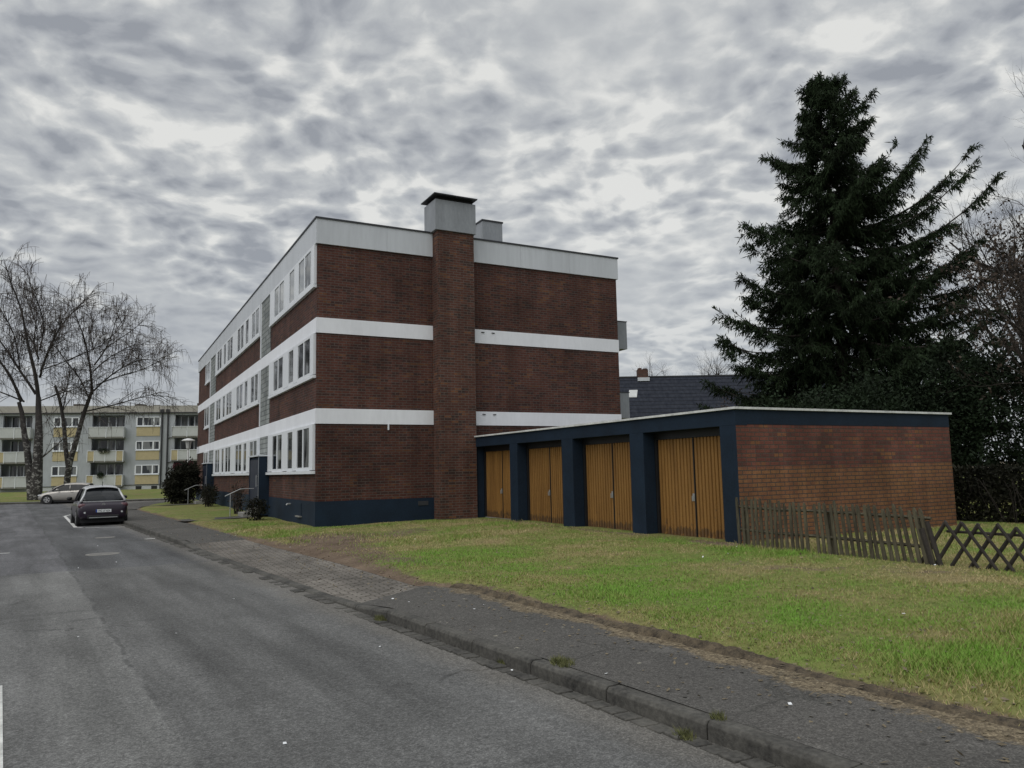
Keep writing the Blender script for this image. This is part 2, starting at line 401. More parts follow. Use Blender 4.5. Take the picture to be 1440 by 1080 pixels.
M['purple'] = car_paint('dark purple car paint', (.014, .005, .018), .45, .0)
M['silver'] = car_paint('champagne silver car paint', (.42, .40, .37), .5, .55)
M['roofwhite'] = car_paint('pale car roof', (.55, .56, .57), .6, .2)
M['carglass'] = glass('car glass', (.008, .010, .012), (.02, .022, .025), .3)
M['carglass'].node_tree.nodes['Principled BSDF'].inputs['Specular IOR Level'].default_value = .32
M['tail'] = mat('tail light lens', (.10, .035, .045), .15, .3, 20, 60, spec=.7)
M['head'] = mat('headlight lens', (.55, .57, .58), .12, .2, 20, 60, spec=.8)
M['rim'] = mat('alloy rim', (.45, .45, .45), .35, .1, metal=.7)
M['plate'] = mat('number plate white', (.75, .77, .78), .4, .04)
M['plateblue'] = mat('number plate blue', (.02, .06, .30), .4, .05)
M['ink'] = mat('plate lettering black', (.02, .02, .02), .5, .1)
M['rust'] = mat('rusty iron cover', (.16, .155, .145), .75, .4, 6, 40)


# ------------------------------------------------------------------ mesh helpers
def link(o): S.collection.objects.link(o); return o


def tag(o, label=None, cat=None, group=None, kind=None):
    for kk, vv in (('label', label), ('category', cat), ('group', group), ('kind', kind)):
        if vv: o[kk] = vv
    return o


def thing(name, label, cat, loc=(0, 0, 0), rz=0, group=None):
    o = link(bpy.data.objects.new(name, None)); o.location = loc; o.rotation_euler = (0, 0, rz); o.empty_display_size = .2
    return tag(o, label, cat, group)


def np_mesh(name, verts, faces, m, parent=None, uv=None, smooth=False, attr=None):
    """verts (n,3); faces (k,3|4) int array, or a list of such arrays"""
    me = bpy.data.meshes.new(name)
    fl = faces if isinstance(faces, list) else [faces]
    verts = np.asarray(verts, np.float32)
    loops = np.concatenate([f.reshape(-1) for f in fl]).astype(np.int32)
    tot = np.concatenate([np.full(len(f), f.shape[1]) for f in fl]).astype(np.int32)
    st = np.concatenate([[0], np.cumsum(tot)[:-1]]).astype(np.int32)
    me.vertices.add(len(verts)); me.vertices.foreach_set('co', verts.reshape(-1))
    me.loops.add(len(loops)); me.loops.foreach_set('vertex_index', loops)
    me.polygons.add(len(tot)); me.polygons.foreach_set('loop_start', st); me.polygons.foreach_set('loop_total', tot)
    if smooth: me.polygons.foreach_set('use_smooth', np.ones(len(tot), bool))
    me.update(calc_edges=True)
    if attr:
        for an, av in attr.items():
            a = me.attributes.new(an, 'FLOAT', 'POINT'); a.data.foreach_set('value', np.asarray(av, np.float32))
    if m: me.materials.append(m)
    o = link(bpy.data.objects.new(name, me))
    if parent: o.parent = parent
    return o


class MB:
    def __init__(s): s.v = []; s.f = []
    def poly(s, pts): n = len(s.v); s.v += [tuple(p) for p in pts]; s.f.append(tuple(range(n, n+len(pts)))); return s
    def box(s, x0, x1, y0, y1, z0, z1):
        n = len(s.v)
        s.v += [(x0, y0, z0), (x1, y0, z0), (x1, y1, z0), (x0, y1, z0), (x0, y0, z1), (x1, y0, z1), (x1, y1, z1), (x0, y1, z1)]
        s.f += [tuple(n+i for i in q) for q in ((3, 2, 1, 0), (4, 5, 6, 7), (0, 1, 5, 4), (1, 2, 6, 5), (2, 3, 7, 6), (3, 0, 4, 7))]
        return s
    def prism(s, poly, z0, z1):
        k = len(poly); n = len(s.v)
        s.v += [(p[0], p[1], z0) for p in poly]+[(p[0], p[1], z1) for p in poly]
        s.f += [tuple(n+i for i in reversed(range(k))), tuple(n+k+i for i in range(k))]
        s.f += [(n+i, n+(i+1) % k, n+k+(i+1) % k, n+k+i) for i in range(k)]
        return s
    def tube(s, pts, r, k=8, r1=None, caps=True):
        pts = [Vector(p) for p in pts]; n = len(s.v); L = len(pts)
        for i, p in enumerate(pts):
            d = (pts[min(i+1, L-1)]-pts[max(i-1, 0)]).normalized()
            a = Vector((0, 0, 1)) if abs(d.z) < .9 else Vector((1, 0, 0))
            e1 = d.cross(a).normalized(); e2 = d.cross(e1)
            rr = r if r1 is None else r+(r1-r)*i/max(1, L-1)
            for q in range(k):
                an = 2*math.pi*q/k; s.v.append(tuple(p+(e1*math.cos(an)+e2*math.sin(an))*rr))
        for i in range(L-1):
            for q in range(k):
                s.f.append((n+i*k+q, n+i*k+(q+1) % k, n+(i+1)*k+(q+1) % k, n+(i+1)*k+q))
        if caps: s.f += [tuple(n+q for q in reversed(range(k))), tuple(n+(L-1)*k+q for q in range(k))]
        return s
    def lathe(s, prof, k=20, cx=0, cy=0, z=0):
        n = len(s.v)
        for r, h in prof:
            for q in range(k):
                a = 2*math.pi*q/k; s.v.append((cx+r*math.cos(a), cy+r*math.sin(a), z+h))
        for i in range(len(prof)-1):
            for q in range(k): s.f.append((n+i*k+q, n+i*k+(q+1) % k, n+(i+1)*k+(q+1) % k, n+(i+1)*k+q))
        s.f += [tuple(n+q for q in reversed(range(k))), tuple(n+(len(prof)-1)*k+q for q in range(k))]
        return s
    def build(s, name, m, parent=None, bevel=0, smooth=False, sub=0):
        me = bpy.data.meshes.new(name); me.from_pydata(s.v, [], s.f); me.update()
        uvl = me.uv_layers.new(name='UVMap')
        for p in me.polygons:                       # box mapping in metres
            n = p.normal
            for li in p.loop_indices:
                c = me.vertices[me.loops[li].vertex_index].co
                if abs(n.z) > .75: uvl.data[li].uv = (c.x, c.y)
                elif abs(n.x) > abs(n.y): uvl.data[li].uv = (c.y, c.z)
                else: uvl.data[li].uv = (c.x, c.z)
            p.use_smooth = smooth
        me.materials.append(m)
        o = link(bpy.data.objects.new(name, me))
        if parent: o.parent = parent
        if sub:
            d = o.modifiers.new('smooth', 'SUBSURF'); d.levels = d.render_levels = sub
        if bevel:
            d = o.modifiers.new('bevel', 'BEVEL'); d.width = bevel; d.segments = 2; d.limit_method = 'ANGLE'
        return o


def structure(o): o['kind'] = 'structure'; return o


# value noise for scattering
_rs = np.random.RandomState(5); _tab = _rs.rand(256, 256)


def vnoise(x, y, s):
    x = np.asarray(x)/s; y = np.asarray(y)/s
    xi = np.floor(x).astype(int); yi = np.floor(y).astype(int); fx = x-xi; fy = y-yi
    fx = fx*fx*(3-2*fx); fy = fy*fy*(3-2*fy)
    g = lambda a, b: _tab[a % 256, b % 256]
    return (g(xi, yi)*(1-fx)+g(xi+1, yi)*fx)*(1-fy)+(g(xi, yi+1)*(1-fx)+g(xi+1, yi+1)*fx)*fy


def sstep(x, a, b): u = np.clip((np.asarray(x)-a)/(b-a), 0, 1); return u*u*(3-2*u)


# ------------------------------------------------------------------ ground, street, pavement
ROAD_Z, PATH_Z = -.17, -.05
structure(MB().poly([(-1500, -1500, -.6), (1500, -1500, -.6), (1500, 1500, -.6), (-1500, 1500, -.6)]).build('ground', M['soil']))
FK = lambda x: 66.2-.27*(x+3.9)                     # far kerb line of the cross street
kx = lambda y: 3.9-.095*y                           # kerb front line of our street
structure(MB().poly([(-60, -30, ROAD_Z), (30, -30, ROAD_Z), (30, FK(30)+.02, ROAD_Z), (-60, FK(-60)+.02, ROAD_Z)]).build('road', M['road']))
kerb_pts = [(kx(y), y) for y in list(np.arange(-10, 46, 1.0))]+[(-.42, 47), (-.35, 49), (-.05, 51.5), (.6, 54), (1.7, 56.5), (3.2, 58.2), (5, 58.9), (9, 59.1), (20, 59.1), (30, 59.1)]


def kh(y):                                          # kerb top, dropped along the paved crossing
    d = sstep(y, 9.2, 10.4)*(1-sstep(y, 20.2, 21.6))
    return PATH_Z-.095*d


def offset(pts, d):
    r = []
    for i, p in enumerate(pts):
        a = pts[max(0, i-1)]; b = pts[min(len(pts)-1, i+1)]
        tx, ty = b[0]-a[0], b[1]-a[1]; L = math.hypot(tx, ty); r.append((p[0]+ty/L*d, p[1]-tx/L*d))
    return r


kin = offset(kerb_pts, .15)
mb = MB(); rng = random.Random(2)
for i in range(len(kerb_pts)-1):
    a, b, c, d = kerb_pts[i], kerb_pts[i+1], kin[i+1], kin[i]
    g = .006; L = math.dist(a, b); u = g/L
    lp = lambda p, q, w: (p[0]+(q[0]-p[0])*w, p[1]+(q[1]-p[1])*w)
    a2, b2, c2, d2 = lp(a, b, u), lp(a, b, 1-u), lp(d, c, 1-u), lp(d, c, u)
    j = rng.uniform(-.006, .006); za, zb = kh(a[1])+j, kh(b[1])+j+rng.uniform(-.004, .004)
    if a[1] > 50: za = zb = PATH_Z+j
    ch = .022
    f1, f2 = lp(a2, d2, ch/.15), lp(b2, c2, ch/.15)
    z0 = ROAD_Z-.06
    n = len(mb.v)
    mb.v += [(*a2, z0), (*b2, z0), (*c2, z0), (*d2, z0), (*a2, za-ch), (*b2, zb-ch), (*f1, za+.004), (*f2, zb+.004), (*c2, zb+.004), (*d2, za+.004)]
    mb.f += [tuple(n+q for q in f) for f in ((0, 1, 5, 4), (4, 5, 7, 6), (6, 7, 8, 9), (2, 3, 9, 8), (0, 4, 6, 9, 3), (1, 2, 8, 7, 5))]
structure(mb.build('kerb', M['kerb'], bevel=.006))
# row of setts in the gutter
mb = MB(); y = -9.5
while y < 46:
    L = .16; x = kx(y+.08)
    if not (y > 9.6 and rng.random() < .35) and rng.random() > .06:
        zt = ROAD_Z+.012+rng.uniform(-.006, .008); w = rng.uniform(.13, .15)
        mb.prism([(x-w-.012, y), (x-.012, y-.01), (x-.012, y+L-.025), (x-w-.012, y+L-.015)], ROAD_Z-.05, zt)
    y += L
structure(mb.build('gutter', M['kerb'], bevel=.008))
# pavement behind the kerb
LAWN_EDGE = [(5.55, -10), (5.05, 2.9), (4.97, 4.14), (4.9, 5.2), (4.8, 7.0), (4.58, 10.1), (4.08, 10.75), (3.92, 14), (3.38, 19.8), (3.1, 24), (2.66, 29.7), (1.62, 42.4), (1.6, 45), (1.9, 48), (2.6, 51.5), (3.6, 54.5), (5.2, 56.6), (8, 57.4), (30, 57.6)]
le_y = np.array([p[1] for p in LAWN_EDGE]); le_x = np.array([p[0] for p in LAWN_EDGE])


def strip(inner, outer, z, name, m, zo=None):
    zo = zo or z
    mb = MB()
    for i in range(len(inner)-1): mb.poly([(*inner[i], z(inner[i][1])), (*outer[i], zo(outer[i][1])), (*outer[i+1], zo(outer[i+1][1])), (*inner[i+1], z(inner[i+1][1]))])
    return structure(mb.build(name, m))


pz = lambda y: PATH_Z
ledge = lambda y: float(np.interp(y, le_y, le_x))
E0 = ((kx(10.22)+.132, 10.22), (ledge(10.7)+.10, 10.67)); E1 = ((kx(21.0)+.132, 21.0), (ledge(21.0)+.10, 21.0))      # where paving and asphalt meet
kz = lambda y: kh(y)+.006
ys = [float(v) for v in np.arange(-10, 10.1, .6)]
strip([(kx(y)+.132, y) for y in ys]+[E0[0]], [(ledge(y)+.12, y) for y in ys]+[E0[1]], kz, 'pavement', M['path_asphalt'], pz)
ys = [float(v) for v in np.arange(11, 20.9, .6)]
strip([E0[0]]+[(kx(y)+.132, y) for y in ys]+[E1[0]], [E0[1]]+[(ledge(y)+.10, y) for y in ys]+[E1[1]], kz, 'paved_crossing', M['pavers'], pz)
ys = [21.6]+[float(v) for v in np.arange(22, 44.1, 1)]
strip([E1[0]]+[(kx(y)+.132, y) for y in ys], [E1[1]]+[(ledge(y)+.10, y) for y in ys], kz, 'pavement', M['path_asphalt'], pz)
c = [kin[i] for i in range(len(kerb_pts)) if kerb_pts[i][1] >= 44]
e = [(1.64, 44.0), (1.64, 45), (1.64, 45.5), (1.9, 47.2), (2.0, 48.5), (2.5, 51.2), (3.3, 53.7), (4.2, 55.7), (5.2, 56.7), (6.4, 57.2), (10, 57.5), (20, 57.7), (30, 57.7)]
e = e[-len(c):] if len(e) >= len(c) else e+[e[-1]]*(len(c)-len(e))
strip(c, [(p[0]+.12, p[1]) for p in e], pz, 'pavement', M['path_asphalt'])
# door paths
for y0, y1 in ((29.9, 31.3), (47.0, 48.3)):
    structure(MB().poly([(ledge(y0)-.05, y0, .012), (4.9, y0+.6, .018), (4.9, y1+.6, .018), (ledge(y1)-.05, y1, .012)]).build('door_path', M['path_asphalt']))


# lawn: one grid whose near edge follows the pavement
def lawn_z(x, y):
    d = x-np.interp(y, le_y, le_x)
    z = -.055+.075*sstep(d, 0, .5)-.02*sstep(d, .5, 1.6)
    z = z+.10*sstep(x, 6.0, 9.8)*(1-.4*sstep(y, 18, 24))
    z = z+.035*(vnoise(x, y, 1.1)-.5)*sstep(d, .1, .9)*(x < 40)+.014*(vnoise(x, y, .34)-.5)*sstep(d, .1, .6)*(x < 40)
    return z


def bare(x, y):
    d = x-np.interp(y, le_y, le_x)
    n = vnoise(x+40, y+9, .9)*.6+vnoise(x, y, .35)*.4
    b = np.exp(-((x-4.6-.02*(y-17))/1.15)**2-((y-16.6)/4.6)**2)*.80       # worn ground behind the paved crossing
    b = b+np.exp(-(d/.28)**2)*.75+np.exp(-((x-6.6)/1.9)**2-((y-19.5)/2.2)**2)*.55
    b = b+.50*np.exp(-((x-9.6)/1.4)**2-((y-8.4)/3.0)**2)*(n > .5)
    b = b+.6*np.exp(-((x-10.6)/.35)**2)*((y > 10.8) & (y < 23))
    return np.clip(b+(n-.5)*.5*(b > .12), 0, 1)


offs = np.concatenate([np.arange(0, 1.2, .1), np.arange(1.2, 17, .2), 17+np.cumsum(1.25**np.arange(22)*.3)])
rows = np.concatenate([np.arange(-10, 57.4, .2), [57.55]])
XX = np.interp(rows, le_y, le_x)[:, None]+offs[None, :]; YY = np.repeat(rows[:, None], len(offs), 1)
ZZ = lawn_z(XX, YY); BB = bare(XX, YY)
nr, nc = XX.shape; idx = np.arange(nr*nc).reshape(nr, nc)
fc = np.stack([idx[:-1, :-1], idx[:-1, 1:], idx[1:, 1:], idx[1:, :-1]], -1).reshape(-1, 4)
structure(np_mesh('lawn', np.stack([XX, YY, ZZ], -1).reshape(-1, 3), fc, M['lawn'], smooth=True, attr={'bare': BB.reshape(-1)}))
# far lawn rising to the grey flats
rows = np.concatenate([np.arange(0, 46, .8), 46+np.cumsum(1.3**np.arange(14))]); cols = np.arange(-60, 61, 1.5)
XX = np.repeat(cols[None, :], len(rows), 0); YY = FK(XX)+1.25+rows[:, None]; ZZ = -.03+.3*sstep(rows[:, None]+0*XX, 0, 30)+.05*(vnoise(XX, YY, 3)-.5)
nr, nc = XX.shape; idx = np.arange(nr*nc).reshape(nr, nc)
fc = np.stack([idx[:-1, :-1], idx[:-1, 1:], idx[1:, 1:], idx[1:, :-1]], -1).reshape(-1, 4)
structure(np_mesh('far_lawn', np.stack([XX, YY, ZZ], -1).reshape(-1, 3), fc, M['lawn'], smooth=True, attr={'bare': np.zeros(XX.size)}))
mb = MB(); mk = MB()
for x in range(-60, 60, 2):
    mb.poly([(x, FK(x)+.14, PATH_Z), (x+2, FK(x+2)+.14, PATH_Z), (x+2, FK(x+2)+1.3, PATH_Z), (x, FK(x)+1.3, PATH_Z)])
    mk.prism([(x+.01, FK(x)), (x+1.99, FK(x+2)), (x+1.99, FK(x+2)+.14), (x+.01, FK(x)+.14)], ROAD_Z-.05, PATH_Z+.004)
structure(mb.build('far_pavement', M['concrete'])); structure(mk.build('far_kerb', M['kerb']))
# mossy edging stones along the lawn
ysq = np.arange(-9, 10.3, .025); uq = np.linspace(0, 1, 9); Y_ = np.repeat(ysq[:, None], 9, 1); U_ = np.repeat(uq[None, :], len(ysq), 0)
B_ = np.interp(Y_, le_y, le_x)+.07*(vnoise(5+0*Y_, Y_, .7)-.5)+.05*(vnoise(2+0*Y_, Y_, .15)-.5)
X_ = B_-.07+U_*.22+.03*(vnoise(U_*3, Y_, .05)-.5)
amp = .2+1.1*vnoise(17+0*Y_, Y_, .9)
Z_ = PATH_Z-.012+np.sin(U_*np.pi)*(.012+.062*amp*(.35+.65*vnoise(3+U_*2, Y_, .22)))+.022*(vnoise(U_*9, Y_, .045)-.4)*np.sin(U_*np.pi)
idx = np.arange(X_.size).reshape(X_.shape); fc = np.stack([idx[:-1, :-1], idx[:-1, 1:], idx[1:, 1:], idx[1:, :-1]], -1).reshape(-1, 4)
structure(np_mesh('lawn_edging', np.stack([X_, Y_, Z_], -1).reshape(-1, 3), fc, M['edging']))
# road paint
def line(a, b, w, z=ROAD_Z+.004):
    a = Vector((*a, z)); b = Vector((*b, z)); n = Vector((-(b-a).y, (b-a).x, 0)).normalized()*w/2
    return [a-n, b-n, b+n, a+n]


mb = MB()
for a, b, w in (((-.768, 8.15), (-.458, 5.0), .12), ((-.45, 5.0), (.1, 0), .12), ((-1.55, 42.6), (-.83, 32.5), .12), ((-1.6, 42.5), (-1.15, 45.3), .12), ((-.83, 32.5), (-.6, 32.15), .12), ((-.5, 31.9), (.85, 31.3), .10),
                ((1.12, 24.7), (1.48, 24.85), .16), ((-2.4, 22.6), (-1.95, 22.5), .14)): mb.poly(line(a, b, w))
structure(mb.build('road_marking', M['paint']))
# manhole covers
for (x, y, r, lab) in ((.05, 20.62, .36, 'round iron manhole cover in a pale ring in the middle of the road'), (.12, 26.25, .27, 'smaller manhole cover in the road closer to the parked purple car')):
    o = thing('manhole_cover', lab, 'manhole cover', (x, y, ROAD_Z), 0, 'manhole covers in the road')
    MB().lathe([(r, .002), (r, .006), (r*.80, .008), (r*.80, .002)], 28).build('cover_frame', M['concrete'], o)
    MB().lathe([(r*.79, .002), (r*.79, .007)], 28).build('cover_plate', M['rust'], o)


# ------------------------------------------------------------------ brick apartment block
BX, BY, BW, BL = 5.70, 23.46, 11.45, 33.74
BX1, BY1 = BX+BW, BY+BL
CX0, CX1, CY0 = 9.56, 10.90, 22.98                       # chimney shaft on the gable
bld = thing('apartment_building', 'three storey dark red brick block of flats with white bands and a tall gable chimney', 'apartment building', (0, 0, 0))
MB().box(BX, BX1, BY, BY1, -.4, 9.0).build('wall', M['brick'], bld)
pw = .012
MB().box(BX-pw, CX0, BY-pw, BY, -.4, .76).box(BX-pw, BX, BY, BY1+pw, -.4, .76).build('plinth', M['navy'], bld)
for z0, z1 in ((3.13, 3.60), (5.96, 6.44)):
    MB().box(BX-.03, CX0-.002, BY-.03, BY, z0, z1).box(BX-.03, BX, BY, BY1+.03, z0, z1).box(CX1+.002, BX1+.01, BY-.03, BY, z0, z1).build('band', M['band'], bld)
fo = .06
f = MB()
for a, b in ((BX-fo, 7.95), (7.956, CX0-.002), (CX1+.002, 12.95), (12.956, 15.0), (15.006, BX1+fo)): f.box(a, b, BY-fo, BY, 8.80, 9.60)
yy = BY
while yy < BY1:
    f.box(BX-fo, BX, yy, min(yy+2.494, BY1+fo), 8.80, 9.60); yy += 2.5
f.box(BX1, BX1+fo, BY, BY1, 8.8, 9.6).build('fascia', M['alu'], bld)
MB().box(BX-fo-.03, CX0-.002, BY-fo-.03, BY+.2, 9.60, 9.655).box(CX1+.002, BX1+fo+.03, BY-fo-.03, BY+.2, 9.60, 9.655).box(BX-fo-.03, BX+.2, BY+.2, BY1+fo+.03, 9.60, 9.655).box(BX1-.2, BX1+fo+.03, BY+.2, BY1+fo, 9.60, 9.655).build('roof_flashing', M['flash'], bld)
MB().box(BX+.01, BX1-.01, BY+.01, BY1-.01, 9.0, 9.45).build('roof', M['roofing'], bld)
ch = MB().box(CX0, CX1, CY0, BY+.35, -.4, 9.68).build('chimney', M['brick_stack'], bld, bevel=.01)
MB().box(CX0-.09, CX1+.05, CY0-.07, CY0+.93, 9.62, 10.66).build('chimney_casing', M['alu2'], ch)
MB().box(CX0-.02, CX1-.02, CY0+.02, CY0+.85, 10.66, 10.80).build('chimney_throat', M['black'], ch)
n = MB(); a0, a1, b0, b1 = CX0-.19, CX1+.05, CY0-.24, CY0+1.0
n.v = [(a0, b0, 10.78), (a1, b0, 10.78), (a1, b1, 10.78), (a0, b1, 10.78), (a0, b0, 10.815), (a1, b0, 10.815), (a1, b1, 10.815), (a0, b1, 10.815), (a0+.45, b0+.45, 10.93), (a1-.45, b0+.45, 10.93), (a1-.45, b1-.45, 10.93), (a0+.45, b1-.45, 10.93)]
n.f = [(3, 2, 1, 0), (0, 1, 5, 4), (1, 2, 6, 5), (2, 3, 7, 6), (3, 0, 4, 7), (4, 5, 9, 8), (5, 6, 10, 9), (6, 7, 11, 10), (7, 4, 8, 11), (8, 9, 10, 11)]
n.build('chimney_cap', M['flash'], ch)
vb = MB().box(12.96, 13.85, 26.5, 28.1, 9.3, 11.48).build('roof_shaft', M['alu2'], bld)
MB().box(12.93, 13.88, 26.47, 28.13, 11.48, 11.54).build('shaft_cap', M['flash'], vb)
for z0, z1 in ((6.31, 7.41), (3.55, 4.55)):
    q = MB().box(BX1, 18.35, 24.5, 24.55, z0, z1).box(18.30, 18.35, 24.55, 30, z0, z1).box(BX1, 18.30, 24.55, 30, z0, z0+.14).build('balcony', M['alu2'], bld)
    MB().box(BX1, 18.37, 24.48, 24.57, z1, z1+.03).build('balcony_rail', M['flash'], q)
for z in (3.52, 6.36):
    for x in (11.35, 11.75): MB().box(x, x+.11, BY-.06, BY-.03, z-.03, z-.005).build('wall_hook', M['black'], bld)
MB().box(7.98, 8.02, BY-.05, BY, 2.95, 3.13).build('overflow_pipe', M['white'], bld)
MB().box(9.0, 9.35, BY-.03, BY-.012, .52, .66).build('air_brick', M['flash'], bld)

# window rows. (y0, y1, double) windows; the gaps of a row are white infill panels
ROWS = [((23.55, 30.82), [(23.92, 25.77, 1), (26.33, 27.24, 0), (28.08, 29.95, 1)]),
        ((33.05, 47.6), [(33.2, 35.05, 1), (35.85, 36.75, 0), (37.25, 39.2, 1), (40.75, 42.7, 1), (43.2, 44.1, 0), (44.9, 46.85, 1)])]
FLOORS = [(1.60, 3.125, 'pane_low'), (4.55, 5.955, 'pane_mid'), (7.41, 8.795, 'pane_top')]
XO = BX-.085                                             # outer face of the row, proud of the brick


def window(y0, y1, z0, z1, double, pm):
    fr = MB(); w = .075; xa, xb = XO-.004, BX-.001
    fr.box(xa, xb, y0, y0+w, z0, z1).box(xa, xb, y1-w, y1, z0, z1).box(xa, xb, y0+w, y1-w, z1-w*1.2, z1).box(xa, xb, y0+w, y1-w, z0, z0+w*1.4)
    if double:
        m = (y0+y1)/2; fr.box(xa, xb, m-.06, m+.06, z0+w*1.4, z1-w*1.2)
    o = fr.build('window', M['white'], bld)
    cuts = [(y0+w, m-.06), (m+.06, y1-w)] if double else [(y0+w, y1-w)]
    for a, b in cuts: MB().box(XO+.018, BX-.002, a, b, z0+w*1.4, z1-w*1.2).build('pane', M[pm], o)
    return o


for k, (z0, z1, pm) in enumerate(FLOORS):
    for (ra, rb), wins in ROWS:
        y = ra
        for a, b, dbl in wins+[(rb, rb, 0)]:
            if a-y > .03: MB().box(XO, BX-.001, y+.004, a-.004, z0+.12, z1).build('infill_panel', M['white'], bld)
            if b > a: window(a, b, z0+.10, z1-.002, dbl, pm)
            y = b
        MB().box(XO-(.06 if k == 0 else .02), BX-.001, ra-.02, rb+.02, z0, z0+.096).build('window_sill', M['white'], bld)
    # far end single window
    window(50.35, 52.55, z0+.10, z1-.002, 1, pm)
    MB().box(XO-.03, BX-.001, 50.3, 52.6, z0, z0+.096).build('window_sill', M['white'], bld)
# stair light strips of grey block with a white edge strip
for y0, y1 in ((30.95, 32.85), (47.85, 50.15)):
    for z0, z1 in ((2.42, 3.125), (3.605, 5.955), (6.445, 8.795)):
        MB().box(BX-.03, BX-.001, y0, y1, z0, z1).build('stair_panel', M['block'], bld)
        MB().box(BX-.06, BX-.001, y1+.004, y1+.13, z0, z1).build('edge_strip', M['white'], bld)
    # entrance
    yp = y0-.10; ye = yp+2.2; xp = 5.30
    MB().box(xp, BX-.001, yp, yp+.08, .05, 2.32).box(xp, BX-.001, ye-.08, ye, .05, 2.32).box(xp+.06, BX-.001, yp+.08, ye-.08, .05, 2.28).build('porch', M['navy'], bld)
    MB().box(xp-.05, BX-.001, yp-.04, ye+.04, 2.32, 2.38).build('porch_roof', M['alu'], bld)
    MB().box(xp-.012, xp-.001, yp-.01, yp+.03, .1, 2.3).build('corner_trim', M['alu2'], bld)
    d = MB().box(xp+.02, xp+.059, yp+.12, ye-.12, .36, 2.2).build('entrance_door', M['door_navy'], bld)
    MB().tube([(xp-.03, yp+.35, 1.15), (xp-.03, yp+.35, 1.6)], .016).tube([(xp+.02, yp+.35, 1.2), (xp-.03, yp+.35, 1.2)], .01).tube([(xp+.02, yp+.35, 1.55), (xp-.03, yp+.35, 1.55)], .01).build('door_handle', M['steel'], d)
    MB().box(xp-.55, xp, yp+.0, ye-.9, -.3, .17).box(xp-.22, xp, yp+.02, ye-.92, .17, .33).build('entrance_step', M['concrete'], bld, bevel=.01)
v = MB().box(BX-.03, BX-.012, 25.25, 25.75, .26, .66).build('cellar_hatch', M['navy'], bld)
MB().box(BX-.10, BX-.012, 25.2, 25.8, .22, .258).build('hatch_sill', M['concrete'], v)
MB().tube([(BX-.012, 26.9, .60), (BX-.12, 26.9, .60), (BX-.15, 26.9, .56)], .03).build('wall_tap', M['steel'], bld)

# handrails beside the entrance steps
for k, yr in enumerate((31.85, 48.75)):
    o = thing('handrail', ('pale metal handrail beside the entrance steps nearer the gable', 'pale metal handrail beside the dark round bush at the far entrance')[k], 'handrail', (4.42, yr, 0), 0, 'entrance handrails')
    MB().tube([(0, 0, -.2), (0, 0, .88)], .018).build('post', M['steel'], o)
    MB().tube([(-.2, 0, .80), (.05, 0, .92), (.36, 0, 1.06), (.50, 0, 1.07), (.88, 0, 1.07)], .017).build('rail', M['steel'], o)
# ------------------------------------------------------------------ garages
GX, GX1, GY, GY1, GZ, GT = 10.87, 17.66, 11.13, 23.44, -.2, 2.70
gar = thing('garage_block', 'flat roofed brick garage row with navy blue frame and four ochre doors', 'garages')
openings = [(11.57, 14.05), (14.56, 17.05), (17.60, 20.12), (20.60, 23.05)]
HEAD = 2.385; RC = .36
MB().box(GX+.32, GX1, GY, GY+.24, GZ, 2.40).box(GX1-.24, GX1, GY+.24, GY1-.01, GZ, 2.40).box(GX+.005, GX+.32, GY, GY+.10, GZ, 2.40).build('wall', M['brick_garage'], gar)
fr = MB(); ed = [GY+.101]+[v for o in openings for v in o]+[GY1]
for i in range(0, len(ed), 2): fr.box(GX, GX+.32, ed[i], ed[i+1], GZ, HEAD)
fr.box(GX, GX+.012, GY-.003, GY+.101, GZ, HEAD)
fr.box(GX, GX+.32, GY-.006, GY1, HEAD, GT).box(GX+.32, GX1+.006, GY-.006, GY+.22, 2.40, GT)
fr.box(GX1-.2, GX1+.006, GY+.22, GY1, 2.40, GT).build('frame', M['navy'], gar, bevel=.006)
MB().box(GX+.3, GX1-.2, GY+.2, GY1-.02, 2.42, 2.66).build('roof', M['roofing'], gar)
MB().box(GX-.06, GX+.25, GY-.06, GY1-.4, GT, GT+.045).box(GX+.25, GX1+.06, GY-.06, GY+.25, GT, GT+.045).box(GX1-.2, GX1+.06, GY+.25, GY1-.4, GT, GT+.045).build('roof_edge', M['edge'], gar)
MB().box(GX+.25, GX1-.2, GY+.25, GY1-.3, GT-.02, GT+.03).build('roof_felt', M['roofing'], gar)
for k, (a, b) in enumerate(openings):
    x = GX+RC; z0, z1 = .09, 2.22
    MB().box(x-.03, x+.12, a-.02, a+.06, GZ, z1).box(x-.03, x+.12, b-.06, b+.02, GZ, z1).box(x-.03, x+.12, a, b, z1, HEAD+.05).build('door_frame', M['black'], gar)
    split = a+(b-a)*.49
    dm = MB()
    for (p, q) in ((a+.065, split-.012), (split+.012, b-.065)):
        nrib = max(5, round((q-p)/.105)); wdt = (q-p)/nrib; prof = []
        for i in range(nrib):
            s0 = p+i*wdt; prof += [(x, s0+.010), (x+.002, s0+wdt-.026), (x+.035, s0+wdt-.020), (x+.035, s0+wdt+.004)]
        n0 = len(dm.v)
        for (xx, yv) in prof: dm.v += [(xx, yv, z0), (xx, yv, z1-.004)]
        for i in range(len(prof)-1): dm.f.append((n0+2*i+2, n0+2*i, n0+2*i+1, n0+2*i+3))
    dm.box(x+.037, x+.06, a+.06, b-.06, z0, z1-.004)
    d = dm.build('garage_door', M['ochre'], gar)
    MB().box(x-.006, x+.03, split-.011, split+.011, z0, z1-.01).build('door_joint', M['black'], d)
    MB().box(x-.012, x-.001, split+.01, split+.07, .86, 1.02).tube([(x-.012, split+.04, .97), (x-.05, split+.04, .97), (x-.05, split+.04, .86)], .010, 6).build('door_handle', M['steel'], d)
    MB().box(x-.05, x+.02, a+.06, b-.06, GZ, z0-.005).build('threshold', M['concrete'], gar)
